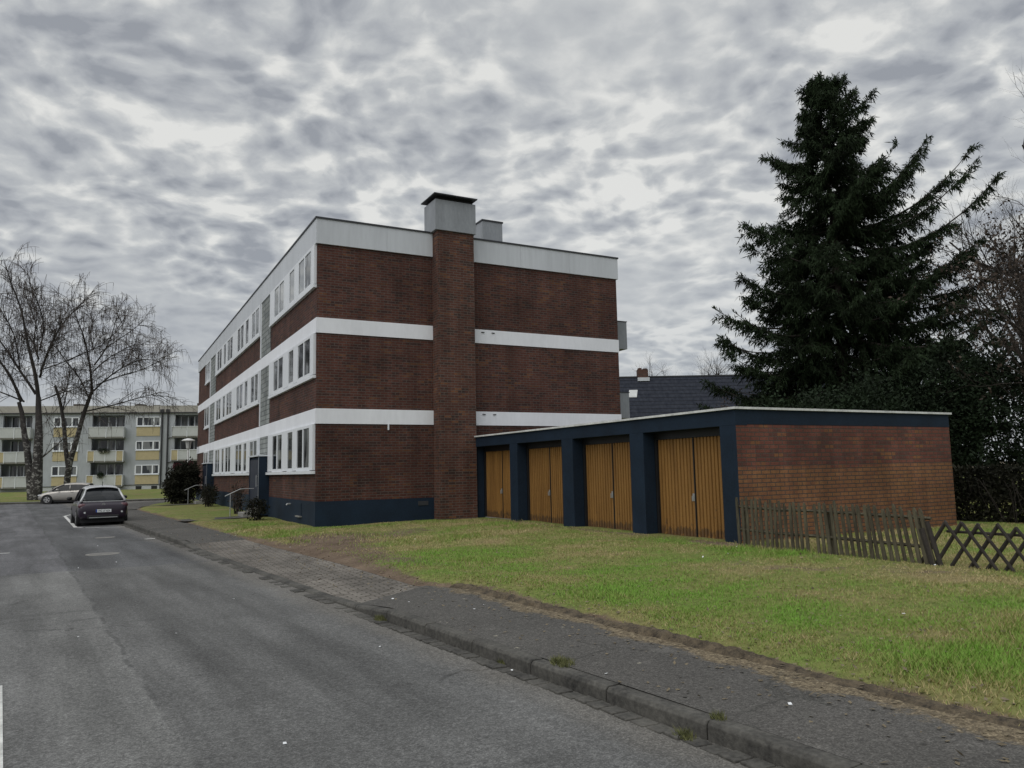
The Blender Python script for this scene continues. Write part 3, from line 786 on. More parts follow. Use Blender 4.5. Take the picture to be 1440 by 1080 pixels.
MB().tube([(GX-.03, GY1-.36, -.1), (GX-.03, GY1-.36, 2.66)], .022).build('downpipe', M['alu2'], gar)


# ------------------------------------------------------------------ fences
fen = thing('picket_fence', 'weathered wooden picket fence leaning in front of the garage side wall', 'fence')
rng = random.Random(14)
FA, FB = Vector((10.60, 10.92, 0)), Vector((10.78, 7.12, 0)); fd = (FB-FA).normalized(); FL = (FB-FA).length; fn = Vector((-fd.y, fd.x, 0))
gz = lambda p: float(lawn_z(np.array([p.x]), np.array([p.y]))[0])
for i in range(35):
    s = FL*(i+.5)/35+rng.uniform(-.012, .012)
    if i in (15,): continue
    u = i/34; lean = (.02+.16*max(0, u-.25)/.75+rng.uniform(-.018, .018)); hgt = .92-.09*u+rng.uniform(-.04, .03)
    p = FA+fd*s; g = gz(p)-.03+(.05*rng.random() if rng.random() < .3 else 0); w = rng.uniform(.024, .031); th = .012
    mb = MB(); pts = []
    bow = rng.uniform(-.006, .006)
    for (z, ww) in ((0, w), (.5, w*1.02), (.93, w*.98), (1.0, w*.45)):
        cxy = p+fd*(-lean*z*hgt)+fn*(bow*math.sin(z*3)-.02)
        for sx, sy in ((-1, -1), (1, -1), (1, 1), (-1, 1)): q = cxy+fd*(sx*ww)+fn*(sy*th); pts.append((q.x, q.y, g+z*hgt))
    mb.v = pts; mb.f = [(3, 2, 1, 0)]+[(4*j+a, 4*j+(a+1) % 4, 4*j+4+(a+1) % 4, 4*j+4+a) for j in range(3) for a in range(4)]+[(12, 13, 14, 15)]
    mb.build('picket', M['wood'], fen)
for hz in (.30, .72):
    mb = MB(); pts = [FA+fd*(FL*q/8)+fn*.02+Vector((0, 0, gz(FA+fd*(FL*q/8))+hz-.05*q/8)) for q in range(9)]
    mb.tube([p-fd*(.10*hz*i/8) for i, p in enumerate(pts)], .026, 4).build('rail', M['wood'], fen)
for s in (.12, 2.0, 3.62):
    p = FA+fd*s+fn*.07; g = gz(p); MB().tube([p+Vector((0, 0, g-.3)), p+Vector((0, 0, g+.40))-fd*.03, p+Vector((0, 0, g+.66))-fd*(.03*s)], .042, 6).build('post', M['wood'], fen)
p = FB-fd*.06; MB().tube([p+Vector((0, 0, 0)), p+Vector((-.02, .14, .62))], .05, 7).tube([p+fd*.12+Vector((0, 0, 0)), p+Vector((0, .07, .72))], .035, 7).build('end_post', M['wood_dark'], fen)
lat = thing('lattice_fence', 'low dark crossed pole fence continuing from the picket fence', 'fence')
LA, LB = Vector((10.80, 7.0, .09)), Vector((11.16, 1.6, .09)); ld = (LB-LA).normalized(); ln = Vector((-ld.y, ld.x, 0))
for i in range(23):
    s = .02+i*.235
    for sgn in (1, -1):
        j = rng.uniform(-.02, .02); p = LA+ld*(s+j)+ln*(.026*sgn)
        if sgn > 0: a, b = p+Vector((0, 0, rng.uniform(-.05, .0))), p+ld*-.46+Vector((0, 0, .64+rng.uniform(-.03, .03)))
        else: a, b = p+ld*-.46+Vector((0, 0, -.04)), p+Vector((0, 0, .60+rng.uniform(-.03, .03)))
        if sgn > 0: a, b = p-ld*.46+Vector((0, 0, -.04)), p+Vector((0, 0, .62+rng.uniform(-.03, .03)))
        else: a, b = p+Vector((0, 0, -.04)), p-ld*.46+Vector((0, 0, .62+rng.uniform(-.03, .03)))
        if i < 2 and sgn < 0: continue
        MB().tube([a, (a+b)/2+Vector((rng.uniform(-.008, .008), 0, 0)), b], .027 if sgn > 0 else .023, 7).build('pole', M['wood_dark'], lat)
MB().tube([LA+ln*.06+Vector((0, 0, .50)), LB+ln*.06+Vector((0, 0, .50))], .022, 6).build('rail', M['wood_dark'], lat)
for s in (1.9, 3.7):
    p = LA+ld*s+ln*.09; MB().tube([p+Vector((0, 0, -.3)), p+Vector((0, 0, .55))], .04, 7).build('post', M['wood_dark'], lat)
# grass row behind the fence is part of the lawn


# ------------------------------------------------------------------ foliage builders
class Tubes:
    def __init__(s): s.v = []; s.f = []; s.n = 0
    def add(s, pts, r0, r1, k=3):
        p = np.asarray(pts, float); L = len(p); d = np.gradient(p, axis=0); d /= np.linalg.norm(d, axis=1)[:, None]+1e-9
        a = np.where(np.abs(d[:, 2:3]) < .9, np.array([[0, 0, 1.]]), np.array([[1., 0, 0]]))
        e1 = np.cross(d, a); e1 /= np.linalg.norm(e1, axis=1)[:, None]+1e-9; e2 = np.cross(d, e1)
        r = np.linspace(r0, r1, L)[:, None, None]; an = np.arange(k)*2*np.pi/k
        ring = p[:, None, :]+r*(np.cos(an)[None, :, None]*e1[:, None, :]+np.sin(an)[None, :, None]*e2[:, None, :])
        s.v.append(ring.reshape(-1, 3)); i = s.n+np.arange(L*k).reshape(L, k)
        q = np.stack([i[:-1], np.roll(i[:-1], -1, 1), np.roll(i[1:], -1, 1), i[1:]], -1).reshape(-1, 4)
        s.f.append(q); s.n += L*k
    def build(s, name, m, parent): return np_mesh(name, np.concatenate(s.v), np.concatenate(s.f), m, parent, smooth=True)


def sprays(c, d, ln, wd, nrm):
    """diamond leaves: centre base c, direction d, length, width, side vector from nrm"""
    sd_ = np.cross(d, nrm); sd_ /= np.linalg.norm(sd_, axis=1)[:, None]+1e-9
    m = c+d*ln[:, None]*.45
    v = np.stack([c, m+sd_*wd[:, None]*.5, c+d*ln[:, None], m-sd_*wd[:, None]*.5], 1).reshape(-1, 3)
    return v, np.arange(len(v)).reshape(-1, 4)


def unit(a): return a/(np.linalg.norm(a, axis=-1, keepdims=True)+1e-9)


def leaf_cloud(name, blobs, n, size, m, parent, rs, droop=0, shell=.45):
    """leaves scattered through the volume of several ellipsoids (cx,cy,cz,rx,ry,rz), denser toward their surface and clumped"""
    vol = np.array([b[3]*b[4]*b[5] for b in blobs]); pick = rs.choice(len(blobs), n, p=vol/vol.sum()); B = np.array(blobs)[pick]
    u = unit(rs.normal(size=(n, 3))); rr = (shell+(1-shell)*rs.rand(n)**.6)[:, None]
    lump = 1+.22*np.sin(u[:, :1]*7+B[:, :1]*3)*np.cos(u[:, 1:2]*6+B[:, 1:2])+.12*np.sin(u[:, 2:3]*13+B[:, :1]*5)
    c = B[:, :3]+u*rr*lump*B[:, 3:6]
    d = unit(u*.6+rs.normal(size=(n, 3))*.6+np.array([0, 0, -droop])); ln = size*(.6+.8*rs.rand(n))
    v, f = sprays(c, d, ln, ln*.5, unit(rs.normal(size=(n, 3))))
    return np_mesh(name, v, f, m, parent)


def grow(T, rs, p, d, L, r, lev, maxlev, spread=.6, upb=.15, tips=None, kids=(4, 6), droop=0):
    n = 6; pts = [np.array(p, float)]; d = np.array(d, float)
    for i in range(n):
        d = unit(d+rs.normal(size=3)*.13+np.array([0, 0, upb*.35-droop*lev/maxlev])); pts.append(pts[-1]+d*L/n)
    pts = np.array(pts); T.add(pts, r, r*(.45 if lev < maxlev else .3), 6 if lev == 0 else (4 if lev == 1 else 3))
    if lev == maxlev:
        if tips is not None: tips.append(pts[3:])
        return
    for q in range(rs.randint(kids[0], kids[1]+1)):
        tt = .28+.72*rs.rand() if lev else .35+.65*rs.rand(); i = min(n-1, int(tt*n)); b = pts[i]+(pts[i+1]-pts[i])*(tt*n-i if i < n else 0)
        dd = unit(pts[i+1]-pts[i]); s = unit(np.cross(dd, rs.normal(size=3))); nd = unit(dd*(1-spread*.5)+s*spread+np.array([0, 0, upb]))
        grow(T, rs, b, nd, L*(.45+.25*rs.rand()), r*(.42+.12*rs.rand())*(1-.35*tt), lev+1, maxlev, spread, upb, tips, kids, droop)


def bare_tree(name, label, loc, hgt, seed, m, group=None, spread=.65, lev=4, r=None, stems=1, leafm=None, nleaf=0, kids=(4, 6), lean=(0, 0)):
    rs = np.random.RandomState(seed); o = thing(name, label, 'tree', loc, 0, group)
    T0 = Tubes(); T = Tubes(); tips = []; r = r or hgt*.014
    for sidx in range(stems):
        d = unit(np.array([lean[0]+rs.normal()*.12*(stems > 1)*2, lean[1]+rs.normal()*.12*(stems > 1)*2, 1.0])); p = np.array([rs.normal()*.3, rs.normal()*.3, -.3]) if stems > 1 else np.array([0, 0, -.3])
        pts = [p]
        for i in range(8): d = unit(d+rs.normal(size=3)*.07+np.array([0, 0, .08])); pts.append(pts[-1]+d*hgt*.62/8)
        pts = np.array(pts); T0.add(pts, r, r*.45, 8)
        for q in range(9):
            tt = .30+.70*(q+rs.rand())/9; i = min(7, int(tt*8)); b = pts[i]+(pts[i+1]-pts[i])*(tt*8-i)
            a = rs.rand()*6.28; nd = unit(np.array([math.cos(a)*spread, math.sin(a)*spread, .75]))
            grow(T, rs, b, nd, hgt*(.26+.14*rs.rand())*(1.1-.35*tt), r*.42, 1, lev, spread, .12, tips, kids)
    T0.build('trunk', m, o); cr_ = T.build('crown', m, o)
    if leafm and nleaf:
        tp = np.concatenate(tips); c = tp[rs.randint(len(tp), size=nleaf)]+rs.normal(size=(nleaf, 3))*.05
        v, f = sprays(c, unit(rs.normal(size=(nleaf, 3))+np.array([0, 0, -.8])), .10+.10*rs.rand(nleaf), .07+.05*rs.rand(nleaf), unit(rs.normal(size=(nleaf, 3))))
        np_mesh('leaves', v, f, leafm, o)
    return o


# ------------------------------------------------------------------ spruce
def spruce(loc, H):
    rs = np.random.RandomState(31); o = thing('spruce_tree', 'tall dark green spruce with long uneven limbs standing behind the garages', 'tree', loc)
    T = Tubes(); zz = np.linspace(-.3, H-.4, 14)
    T.add(np.stack([.15*np.sin(zz*.2), .1*np.cos(zz*.3), zz], 1), .34, .025, 8); T.build('trunk', M['bark'], o)
    B = Tubes(); C, D, LN, WD = [], [], [], []
    prof_h = [0, .6, 1.6, 3, 5, 7, 9.5, 12, 14.5, 16.5, 18.5, H]; prof_r = [.2, .65, 1.5, 2.3, 3.3, 4.2, 5.2, 5.9, 6.4, 6.3, 5.4, 3]
    limbs = []
    z = H-.3
    while z > 1.8:
        dtop = H-z; R0 = np.interp(dtop, prof_h, prof_r); k = 4 if dtop < 5 else 5; a0 = rs.rand()*6.283
        for q in range(k):
            a = a0+q*6.283/k+rs.normal()*.35; R = R0*(.55+.55*rs.rand()**.8)*(1+.20*math.sin(a*3+z*.9))*(1-.20*max(0, math.cos(a-math.atan2(.471, -.882))))
            tilt = .8 if dtop < 1.5 else (.40-.050*dtop if dtop < 9 else -.05-.012*(dtop-9))+rs.normal()*.10
            limbs.append((z+rs.normal()*.12, a, R, tilt))
        z -= .20+.24*min(dtop, 8)/8+.12*rs.rand()
    ar = math.atan2(-.471, .882)
    # the long rising limbs on one side and the ones reaching out on the other
    limbs += [(12.4, ar+.05, 7.0, .62), (11.0, ar-.2, 7.3, .50), (13.4, ar+.15, 5.4, .78), (11.2, ar+.5, 5.6, .25), (10.2, ar-.45, 6.0, .18), (9.2, ar+.55, 6.2, .10), (8.4, ar-.3, 6.6, .08), (7.7, ar+.3, 6.8, .05), (10.2, ar+.25, 7.4, .25), (9.0, ar-.1, 7.3, .2), (7.4, ar+.1, 7.4, .08), (5.8, ar-.15, 7.2, .0), (13.1, ar+.3, 5.6, .7), (12.0, ar-.35, 6.2, .5),
              (11.4, ar+3.1, 4.0, .20), (10.0, ar+3.2, 4.6, .10), (8.6, ar+3.0, 5.7, .12), (7.0, ar+3.25, 5.8, .10), (5.4, ar+3.1, 6.2, .04), (4.2, ar+2.95, 6.4, .06), (8.0, ar+3.35, 5.4, .12), (6.2, ar+3.4, 5.8, .1), (3.2, ar+3.2, 6.2, .05)]
    for (z, a, R, tilt) in limbs:
        n = 10; ss = np.linspace(0, 1, n); side = np.array([math.cos(a), math.sin(a), 0]); per = np.array([-side[1], side[0], 0])
        zl = tilt*R*ss-.16*R*np.sin(ss*2.5)*(1 if R > 2 else .2)+.09*R*ss**4
        pts = np.array([0, 0, z])+side*(R*ss)[:, None]+per*(np.cumsum(rs.normal(size=n))*.06*R/5)[:, None]; pts[:, 2] += zl
        B.add(pts, .016+.010*R, .010, 4)
        nb = int(7+R*5.6); gap = rs.rand()*6.28
        for q in range(nb):
            tt = .12+.88*(q+rs.rand())/nb
            if R > 2.5 and math.sin(tt*R*2.3+gap) < -.72: continue          # foliage sits in tufts with bare wood between
            f = tt*(n-1); i = min(n-2, int(f)); b = pts[i]+(pts[i+1]-pts[i])*(f-i); dr = unit(pts[i+1]-pts[i])
            L = (.36+1.0*(1-tt)**.55*min(1, R/4))*(.6+.7*rs.rand()); sgn = 1 if q % 2 else -1
            sd2 = unit(dr*.7+per*sgn*(.35+.6*rs.rand())+np.array([0, 0, .05-.35*rs.rand()+.3*tt])); m = max(3, int(L/.062))
            tw = np.linspace(0, 1, m); tp = b+sd2*(L*tw)[:, None]; tp[:, 2] -= .48*L*tw**2
            if rs.rand() < .4: B.add(tp, .010, .004, 3)
            for p in tp:
                for up_ in (.35, 0, 0, 0, 0):
                    dn = -.15 if up_ else -1.05
                    C.append(p+rs.normal(size=3)*.035); D.append(sd2*.55+rs.normal(size=3)*.42+np.array([0, 0, up_+dn])); LN.append((.12+.16*rs.rand())*(1.6 if not up_ and rs.rand() < .45 else 1)); WD.append(.034+.028*rs.rand())
        for q in range(14):                            # tip plume
            C.append(pts[-1]-unit(pts[-1]-pts[-2])*.55*rs.rand()); D.append(unit(pts[-1]-pts[-2])+rs.normal(size=3)*.4+np.array([0, 0, .2])); LN.append(.16+.16*rs.rand()); WD.append(.045+.03*rs.rand())
    for q in range(70):
        C.append(np.array([0, 0, H-1.6+1.5*rs.rand()])); D.append(rs.normal(size=3)*.6+np.array([0, 0, .8])); LN.append(.22+.22*rs.rand()); WD.append(.06)
    B.build('limbs', M['bark'], o)
    C = np.array(C); D = unit(np.array(D)); v, f = sprays(C, D, np.array(LN), np.array(WD), unit(rs.normal(size=C.shape)))
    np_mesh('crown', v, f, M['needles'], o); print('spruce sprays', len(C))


spruce((30.45, 24.2, 0), 20.3)


# ------------------------------------------------------------------ birches: limbs laid out on the plane of the trunk, with depth of their own
def view_point(pxx, pyy, base, depth=0):
    """the point seen along a measured direction, on the upright plane through base that faces the street, pushed back by depth"""
    d = fw+rt*((pxx-720)/CAM_F)-up*((pyy-540)/CAM_F); nn = Vector((fw.x, fw.y, 0)).normalized()
    o = Vector((0, 0, EYE)); b = Vector(base); tt = (b-o).dot(nn)/d.dot(nn); p = o+d*tt
    return p+nn*depth-b


def birch(label, base, trunk, limbs, seed, r0):
    rs = np.random.RandomState(seed); o = thing('birch_tree', label, 'tree', base, 0, 'bare birches across the street')
    T = Tubes(); B = Tubes(); TW = Tubes(); src = []
    def curve(pl, dep0, dep1):
        P = np.array([view_point(66+(a-66)*.97, 704-(704-b)*.965, base, dep0+(dep1-dep0)*i/(len(pl)-1)) for i, (a, b) in enumerate(pl)])
        # resample with a soft wobble
        s = np.concatenate([[0], np.cumsum(np.linalg.norm(np.diff(P, axis=0), axis=1))]); n = max(6, int(s[-1]/.8)); q = np.linspace(0, s[-1], n)
        R = np.stack([np.interp(q, s, P[:, i]) for i in range(3)], 1); K = np.convolve
        for _ in range(2): R[1:-1] = .25*R[:-2]+.5*R[1:-1]+.25*R[2:]
        return R+np.cumsum(rs.normal(size=R.shape)*.03, 0)*np.linspace(0, 1, n)[:, None]
    for pl, ra, rb in trunk:
        c = curve(pl, 0, 0); T.add(c, ra, rb, 10)
    for pl, ra in limbs:
        dep = rs.uniform(-4, 4); c = curve(pl, 0, dep); B.add(c, ra*(.72 if ra >= .16 else .55), .018, 6); src.append((c, ra))
    def hang(p, L):
        n = 5; a = rs.rand()*6.28; h = .30*rs.rand(); s = np.linspace(0, 1, n); q = p+np.stack([math.cos(a)*h*L*s, math.sin(a)*h*L*s, .12*L*np.sin(s*2)-L*s**1.6], 1)
        TW.add(q, .011, .008, 3)
    for c, ra in src:
        L = np.linalg.norm(np.diff(c, axis=0), axis=1).sum(); nb = int(L*2.9)
        for q in range(nb):
            tt = .12+.88*rs.rand()**.8; i = min(len(c)-2, int(tt*(len(c)-1))); d = unit(c[i+1]-c[i])
            nd = unit(d*.7+rs.normal(size=3)*.55+np.array([0, 0, .35])); l = (1.3+2.9*rs.rand())*(1.15-.45*tt); n = 7; s = np.linspace(0, 1, n)
            p = c[i]+nd*(l*s)[:, None]; p[:, 2] -= .28*l*s**2.2; p += np.cumsum(rs.normal(size=p.shape)*.03, 0)
            B.add(p, .022, .010, 4)
            for e in range(rs.randint(5, 9)):
                j = rs.randint(2, n); nd2 = unit(nd*.6+rs.normal(size=3)*.6+np.array([0, 0, .2])); l2 = .6+1.0*rs.rand(); s2 = np.linspace(0, 1, 5)
                p2 = p[j]+nd2*(l2*s2)[:, None]; p2[:, 2] -= .35*l2*s2**2; TW.add(p2, .015, .010, 3)
                for _ in range(rs.randint(1, 4)): hang(p2[rs.randint(1, 5)], .3+1.1*rs.rand()**2)
    T.build('trunk', M['birch'], o); B.build('limbs', M['birch'], o); TW.build('twigs', M['twig'], o)


Z = lambda pl: [(a/4.5, 360+b/4.5) for a, b in pl]
birch('larger bare birch with a thick dark double trunk by the silver car', (-4.75, 71.4, .0),
      [([(49, 708), (50, 690), (52, 660), (54, 620), (54, 590), (54, 552)], .50, .18), ([(44, 706), (42, 670), (38, 630), (35, 600), (28, 560)], .34, .145)],
      [(Z([(240, 870), (255, 720), (255, 640), (245, 500), (245, 330), (205, 200), (190, 50)]), .24), (Z([(250, 740), (310, 640), (400, 530), (480, 430), (530, 370)]), .15), (Z([(255, 700), (270, 600), (300, 460), (365, 330), (450, 230), (510, 140)]), .15),
       (Z([(225, 850), (190, 760), (130, 680), (110, 600), (60, 500), (0, 420), (-60, 330)]), .17), (Z([(130, 900), (100, 720), (50, 640), (0, 540), (-80, 470)]), .20), (Z([(245, 620), (200, 560), (160, 480), (190, 350), (140, 240), (110, 160)]), .13),
       (Z([(120, 700), (130, 560), (120, 440), (60, 330), (10, 250)]), .12), (Z([(250, 560), (330, 420), (330, 300), (300, 180), (330, 80)]), .12), (Z([(240, 640), (210, 520), (225, 420), (150, 300), (90, 150)]), .1),
       (Z([(150, 900), (60, 840), (-20, 800), (-120, 800)]), .12), (Z([(260, 690), (340, 650), (420, 560), (520, 510), (560, 440)]), .1), (Z([(235, 900), (330, 830), (420, 760), (490, 760)]), .1), ([(60, 640), (75, 630), (95, 612), (112, 606)], .13)], 3, .5)
birch('slimmer leaning birch with white flecked bark beyond the parked cars', (-3.2, 74.5, .1),
      [([(94, 700), (95, 670), (98, 650), (108, 622), (115, 595), (122, 570), (131, 545)], .28, .14), ([(97, 655), (92, 630), (91, 590), (86, 560), (80, 535)], .20, .11)],
      [(Z([(590, 850), (605, 760), (605, 640), (590, 500), (570, 400), (530, 290), (560, 220)]), .16), (Z([(605, 660), (655, 530), (660, 330), (640, 220)]), .13), (Z([(600, 830), (680, 740), (800, 660), (900, 610), (1010, 600), (1060, 650)]), .13),
       (Z([(620, 790), (750, 720), (880, 690), (950, 630), (1040, 560)]), .11), (Z([(570, 880), (560, 780), (490, 680), (420, 590), (400, 510), (440, 430)]), .13), (Z([(400, 960), (370, 840), (350, 740), (280, 660)]), .12),
       (Z([(520, 970), (680, 925), (800, 890), (870, 850), (960, 800), (1030, 880)]), .13), (Z([(640, 580), (720, 480), (800, 400), (850, 310)]), .10), (Z([(600, 700), (700, 600), (760, 560), (860, 540), (920, 560)]), .1), (Z([(600, 560), (540, 450), (540, 340), (600, 240)]), .1), (Z([(380, 900), (440, 850), (500, 790), (540, 720)]), .09), (Z([(660, 520), (740, 420), (760, 330)]), .09)], 9, .35)

# ------------------------------------------------------------------ trees and shrubs beyond the garages
for k, (lab, loc, hgt, seed, st, nl) in enumerate([
        ('bare brown leaved tree crowding against the spruce', (36, 19.4, 0), 14.5, 41, 2, 3000), ('tall thin bare tree with many upright stems at the picture edge beside the spruce', (40.5, 18.8, 0), 19.5, 44, 2, 0), ('leaning bare tree with rusty leaves behind the hedge', (31.5, 13.6, 0), 11.5, 47, 3, 3600),
        ('pale bare tree partly behind the brown leaved one', (47, 24, 0), 20.0, 52, 1, 0)]):
    bare_tree('bare_tree', lab, loc, hgt, seed, M['bark'], 'bare trees behind the hedge', .62, 4, hgt*.012, st, M['brown_leaf'] if nl else None, nl, (4, 5))
for k, (lab, loc, hgt, seed) in enumerate([('far bare tree rising just beside the brick roof chimney', (73, 90, 0), 18.6, 61), ('far bare tree between two others over the tiled roof', (77.5, 90, 0), 17.6, 64), ('far bare tree showing through the edge of the spruce', (73.5, 79, 0), 19, 67), ('low bare tree tucked behind the brick roof chimney', (72, 96, 0), 17.6, 69)]):
    bare_tree('bare_tree', lab, loc, hgt, seed, M['bark'], 'bare trees beyond the tiled roof', .6, 4, hgt*.018, 1, kids=(5, 6))


def shrub(label, loc, blobs, n, size, m, seed, name='shrub', group=None, stems=5, droop=0, cat='shrub', shell=.45):
    rs = np.random.RandomState(seed); o = thing(name, label, cat, loc, 0, group)
    leaf_cloud('foliage', blobs, n, size, m, o, rs, droop, shell)
    T = Tubes()
    for q in range(stems):
        b = blobs[q % len(blobs)]; e = np.array([b[0]+rs.normal()*b[3]*.35, b[1]+rs.normal()*b[4]*.35, b[2]+b[5]*.55]); s0 = np.array([b[0]*.5+rs.normal()*.1, b[1]*.5+rs.normal()*.1, -.15]); ss = np.linspace(0, 1, 6)[:, None]
        T.add(s0+(e-s0)*ss+rs.normal(size=(6, 3))*.04*b[5], .03*max(1, b[5]*.6), .008, 4)
    T.build('stems', M['bark'], o); return o


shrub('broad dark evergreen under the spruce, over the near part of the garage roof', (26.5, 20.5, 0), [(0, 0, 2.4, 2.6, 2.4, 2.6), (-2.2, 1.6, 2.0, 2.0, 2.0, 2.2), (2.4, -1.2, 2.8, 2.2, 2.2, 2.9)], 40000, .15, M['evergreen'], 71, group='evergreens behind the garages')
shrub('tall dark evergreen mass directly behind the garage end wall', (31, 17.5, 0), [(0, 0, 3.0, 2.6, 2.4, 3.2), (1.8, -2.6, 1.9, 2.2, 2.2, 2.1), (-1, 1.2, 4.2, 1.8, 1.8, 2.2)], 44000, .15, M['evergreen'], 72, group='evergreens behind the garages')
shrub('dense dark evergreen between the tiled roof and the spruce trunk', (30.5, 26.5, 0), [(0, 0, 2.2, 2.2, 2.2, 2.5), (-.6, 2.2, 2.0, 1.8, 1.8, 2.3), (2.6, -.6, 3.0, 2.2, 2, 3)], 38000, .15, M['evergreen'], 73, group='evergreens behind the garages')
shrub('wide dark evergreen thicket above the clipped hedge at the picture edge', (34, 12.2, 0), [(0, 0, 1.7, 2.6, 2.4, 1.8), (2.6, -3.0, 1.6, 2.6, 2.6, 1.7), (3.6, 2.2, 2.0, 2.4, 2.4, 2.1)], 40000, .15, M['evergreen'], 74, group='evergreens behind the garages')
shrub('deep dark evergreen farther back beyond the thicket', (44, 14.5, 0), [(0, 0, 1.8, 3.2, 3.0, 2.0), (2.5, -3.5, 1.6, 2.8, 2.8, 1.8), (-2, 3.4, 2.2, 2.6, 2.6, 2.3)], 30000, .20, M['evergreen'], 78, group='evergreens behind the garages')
shrub('brighter green laurel bush glimpsed above the clipped hedge', (27.0, 12.8, 0), [(0, 0, 1.7, 1.1, 1.0, .9), (1.3, -1.9, 1.8, .9, .9, .8)], 2600, .17, M['green_leaf'], 75)
shrub('thin brown twiggy bush in front of the tiled roof', (33.5, 33.5, 0), [(0, 0, 3.0, 2.0, 2.0, 3.0)], 3800, .13, M['brown_leaf'], 76, stems=26, shell=.2)
# hedge
rs = np.random.RandomState(4)
hg = thing('clipped_hedge', 'clipped dark hedge beyond the crossed pole fence', 'hedge')
n = 42000; hx = 19.15+1.1*rs.rand(n); hy = 3+15.5*rs.rand(n); top = 1.34+.10*vnoise(hx, hy, .8)+.06*vnoise(hx, hy, .25); hz = top*rs.rand(n)**1.05
face = rs.rand(n) < .5; hx = np.where(face, 19.15+.16*rs.rand(n)+.10*vnoise(hy, hz, .4), hx)
c = np.stack([hx, hy, hz], 1); d = unit(rs.normal(size=(n, 3))+np.array([-.5, 0, .5])); ln = .07+.08*rs.rand(n); v, f = sprays(c, d, ln, ln*.5, unit(rs.normal(size=(n, 3))))
np_mesh('foliage', v, f, M['hedge_leaf'], hg)
T = Tubes()
for q in range(260):
    y = 3+15.5*rs.rand(); p = np.array([19.5+.3*rs.normal(), y, -.1]); e = p+np.array([rs.normal()*.25-.15, rs.normal()*.25, 1.25]); ss = np.linspace(0, 1, 5)[:, None]; T.add(p+(e-p)*ss+rs.normal(size=(5, 3))*.03, .014, .005, 3)
T.build('stems', M['bark'], hg)
# shrubs at the entrances
shrub('small dark round shrub before the near entrance porch', (4.86, 28.6, 0), [(0, 0, .42, .38, .46, .40)], 1200, .08, M['hedge_leaf'], 81, group='shrubs by the wall', stems=6, shell=.3)
shrub('twiggy dark shrub beside the near handrail', (5.0, 34.0, 0), [(0, 0, .75, .35, .6, .55)], 700, .07, M['brown_leaf'], 82, group='shrubs by the wall', stems=14, shell=.2)
shrub('dark shrub against the navy plinth between the two entrances', (4.95, 43.2, 0), [(0, 0, .65, .45, .9, .6), (.1, 1.2, .5, .4, .7, .5)], 1900, .09, M['hedge_leaf'], 83, group='shrubs by the wall', stems=8, shell=.3)
shrub('big rounded conifer bush at the street corner in front of the lamp post', (4.25, 50.0, 0), [(0, 0, 1.15, .95, .95, 1.15), (.2, -.1, 1.8, .68, .68, .7), (-.4, .2, .95, .72, .72, .85)], 14000, .13, M['hedge_leaf'], 84, name='conifer_bush', stems=8, cat='bush', shell=.25)

# ------------------------------------------------------------------ house with the tiled roof
ho = thing('tiled_house', 'house with a dark slate blue tiled roof behind the garages', 'house', (46.5, 47.5, 0), -.4905+.02)
rz_, ez = 9.25, 4.4
MB().box(-13, 13, -3.6, 5.6, -.3, ez).build('wall', M['brick'], ho)
rf = MB(); rf.v = [(-13.4, -4.2, ez-.25), (13.4, -4.2, ez-.25), (13.4, 1, rz_), (-13.4, 1, rz_), (-13.4, 6.2, ez-.25), (13.4, 6.2, ez-.25)]; rf.f = [(0, 1, 2, 3), (5, 4, 3, 2), (0, 3, 4), (1, 5, 2)]
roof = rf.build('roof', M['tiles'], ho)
MB().box(-13.4, 13.4, .88, 1.12, rz_-.06, rz_+.06).build('ridge', M['flash'], roof)
cx_ = -7.5
MB().box(cx_-.42, cx_+.42, .6, 1.4, rz_-.8, rz_+.62).box(cx_-.36, cx_-.1, .7, 1.3, rz_+.62, rz_+.74).box(cx_+.05, cx_+.34, .7, 1.3, rz_+.62, rz_+.70).build('chimney', M['brick_stack'], roof)
MB().box(cx_-.5, cx_+.5, .45, .6, rz_-.40, rz_-.1).build('chimney_flashing', M['alu'], roof)
# skylight flush in the slope
sl = (rz_-ez+.25)/5.2
q = MB(); y0, y1 = -.95, -.3; zt = lambda y: ez-.25+(y+4.2)*sl+.05
q.v = [(-9.1, y0, zt(y0)), (-8.4, y0, zt(y0)), (-8.2, y1, zt(y1)), (-8.9, y1, zt(y1)), (-9.1, y0, zt(y0)-.1), (-8.4, y0, zt(y0)-.1), (-8.2, y1, zt(y1)-.1), (-8.9, y1, zt(y1)-.1)]; q.f = [(0, 1, 2, 3), (0, 4, 5, 1), (1, 5, 6, 2), (3, 2, 6, 7), (0, 3, 7, 4)]
q.build('skylight', M['lamp_glass'], roof)

# ------------------------------------------------------------------ pale grey flats across the street
FZ = .2
flats = thing('grey_flats', 'long pale grey three storey block of flats with ochre panels under its windows', 'apartment building', (-10.2, 101.8, 0), math.atan2(-.3075, .9515))
S0, S1 = -13.0, 38.0
units = []                                          # (kind, a, b)
logg = [(-13.0, -9.6), (.15, 3.1), (9.35, 12.79), (18.2, 21.2), (27.4, 30.8)]
wins = [(-7.4, -4.9), (5.36, 7.94), (14.08, 16.59), (23.4, 26.0), (33.0, 35.6)]
lev = [(1.94, 3.02, .83), (4.70, 5.74, 3.58), (7.43, 8.50, 6.30)]
EAVE, TOPZ = 8.92, 9.78
wl = MB(); x = S0
for a, b in logg:
    if a-x > .05: wl.box(x, a, 0, .3, .75, EAVE)
    for z0, z1 in ((.55, .80), (3.35, 3.58), (6.05, 6.28), (8.72, EAVE)): wl.box(a, b, 0, 1.4, z0, z1)
    wl.box(a-.0, b, 1.4, 1.6, .75, EAVE); x = b
wl.box(x, S1, 0, .3, .75, EAVE); wl.box(S0, S1, 1.6, 11, .75, EAVE)
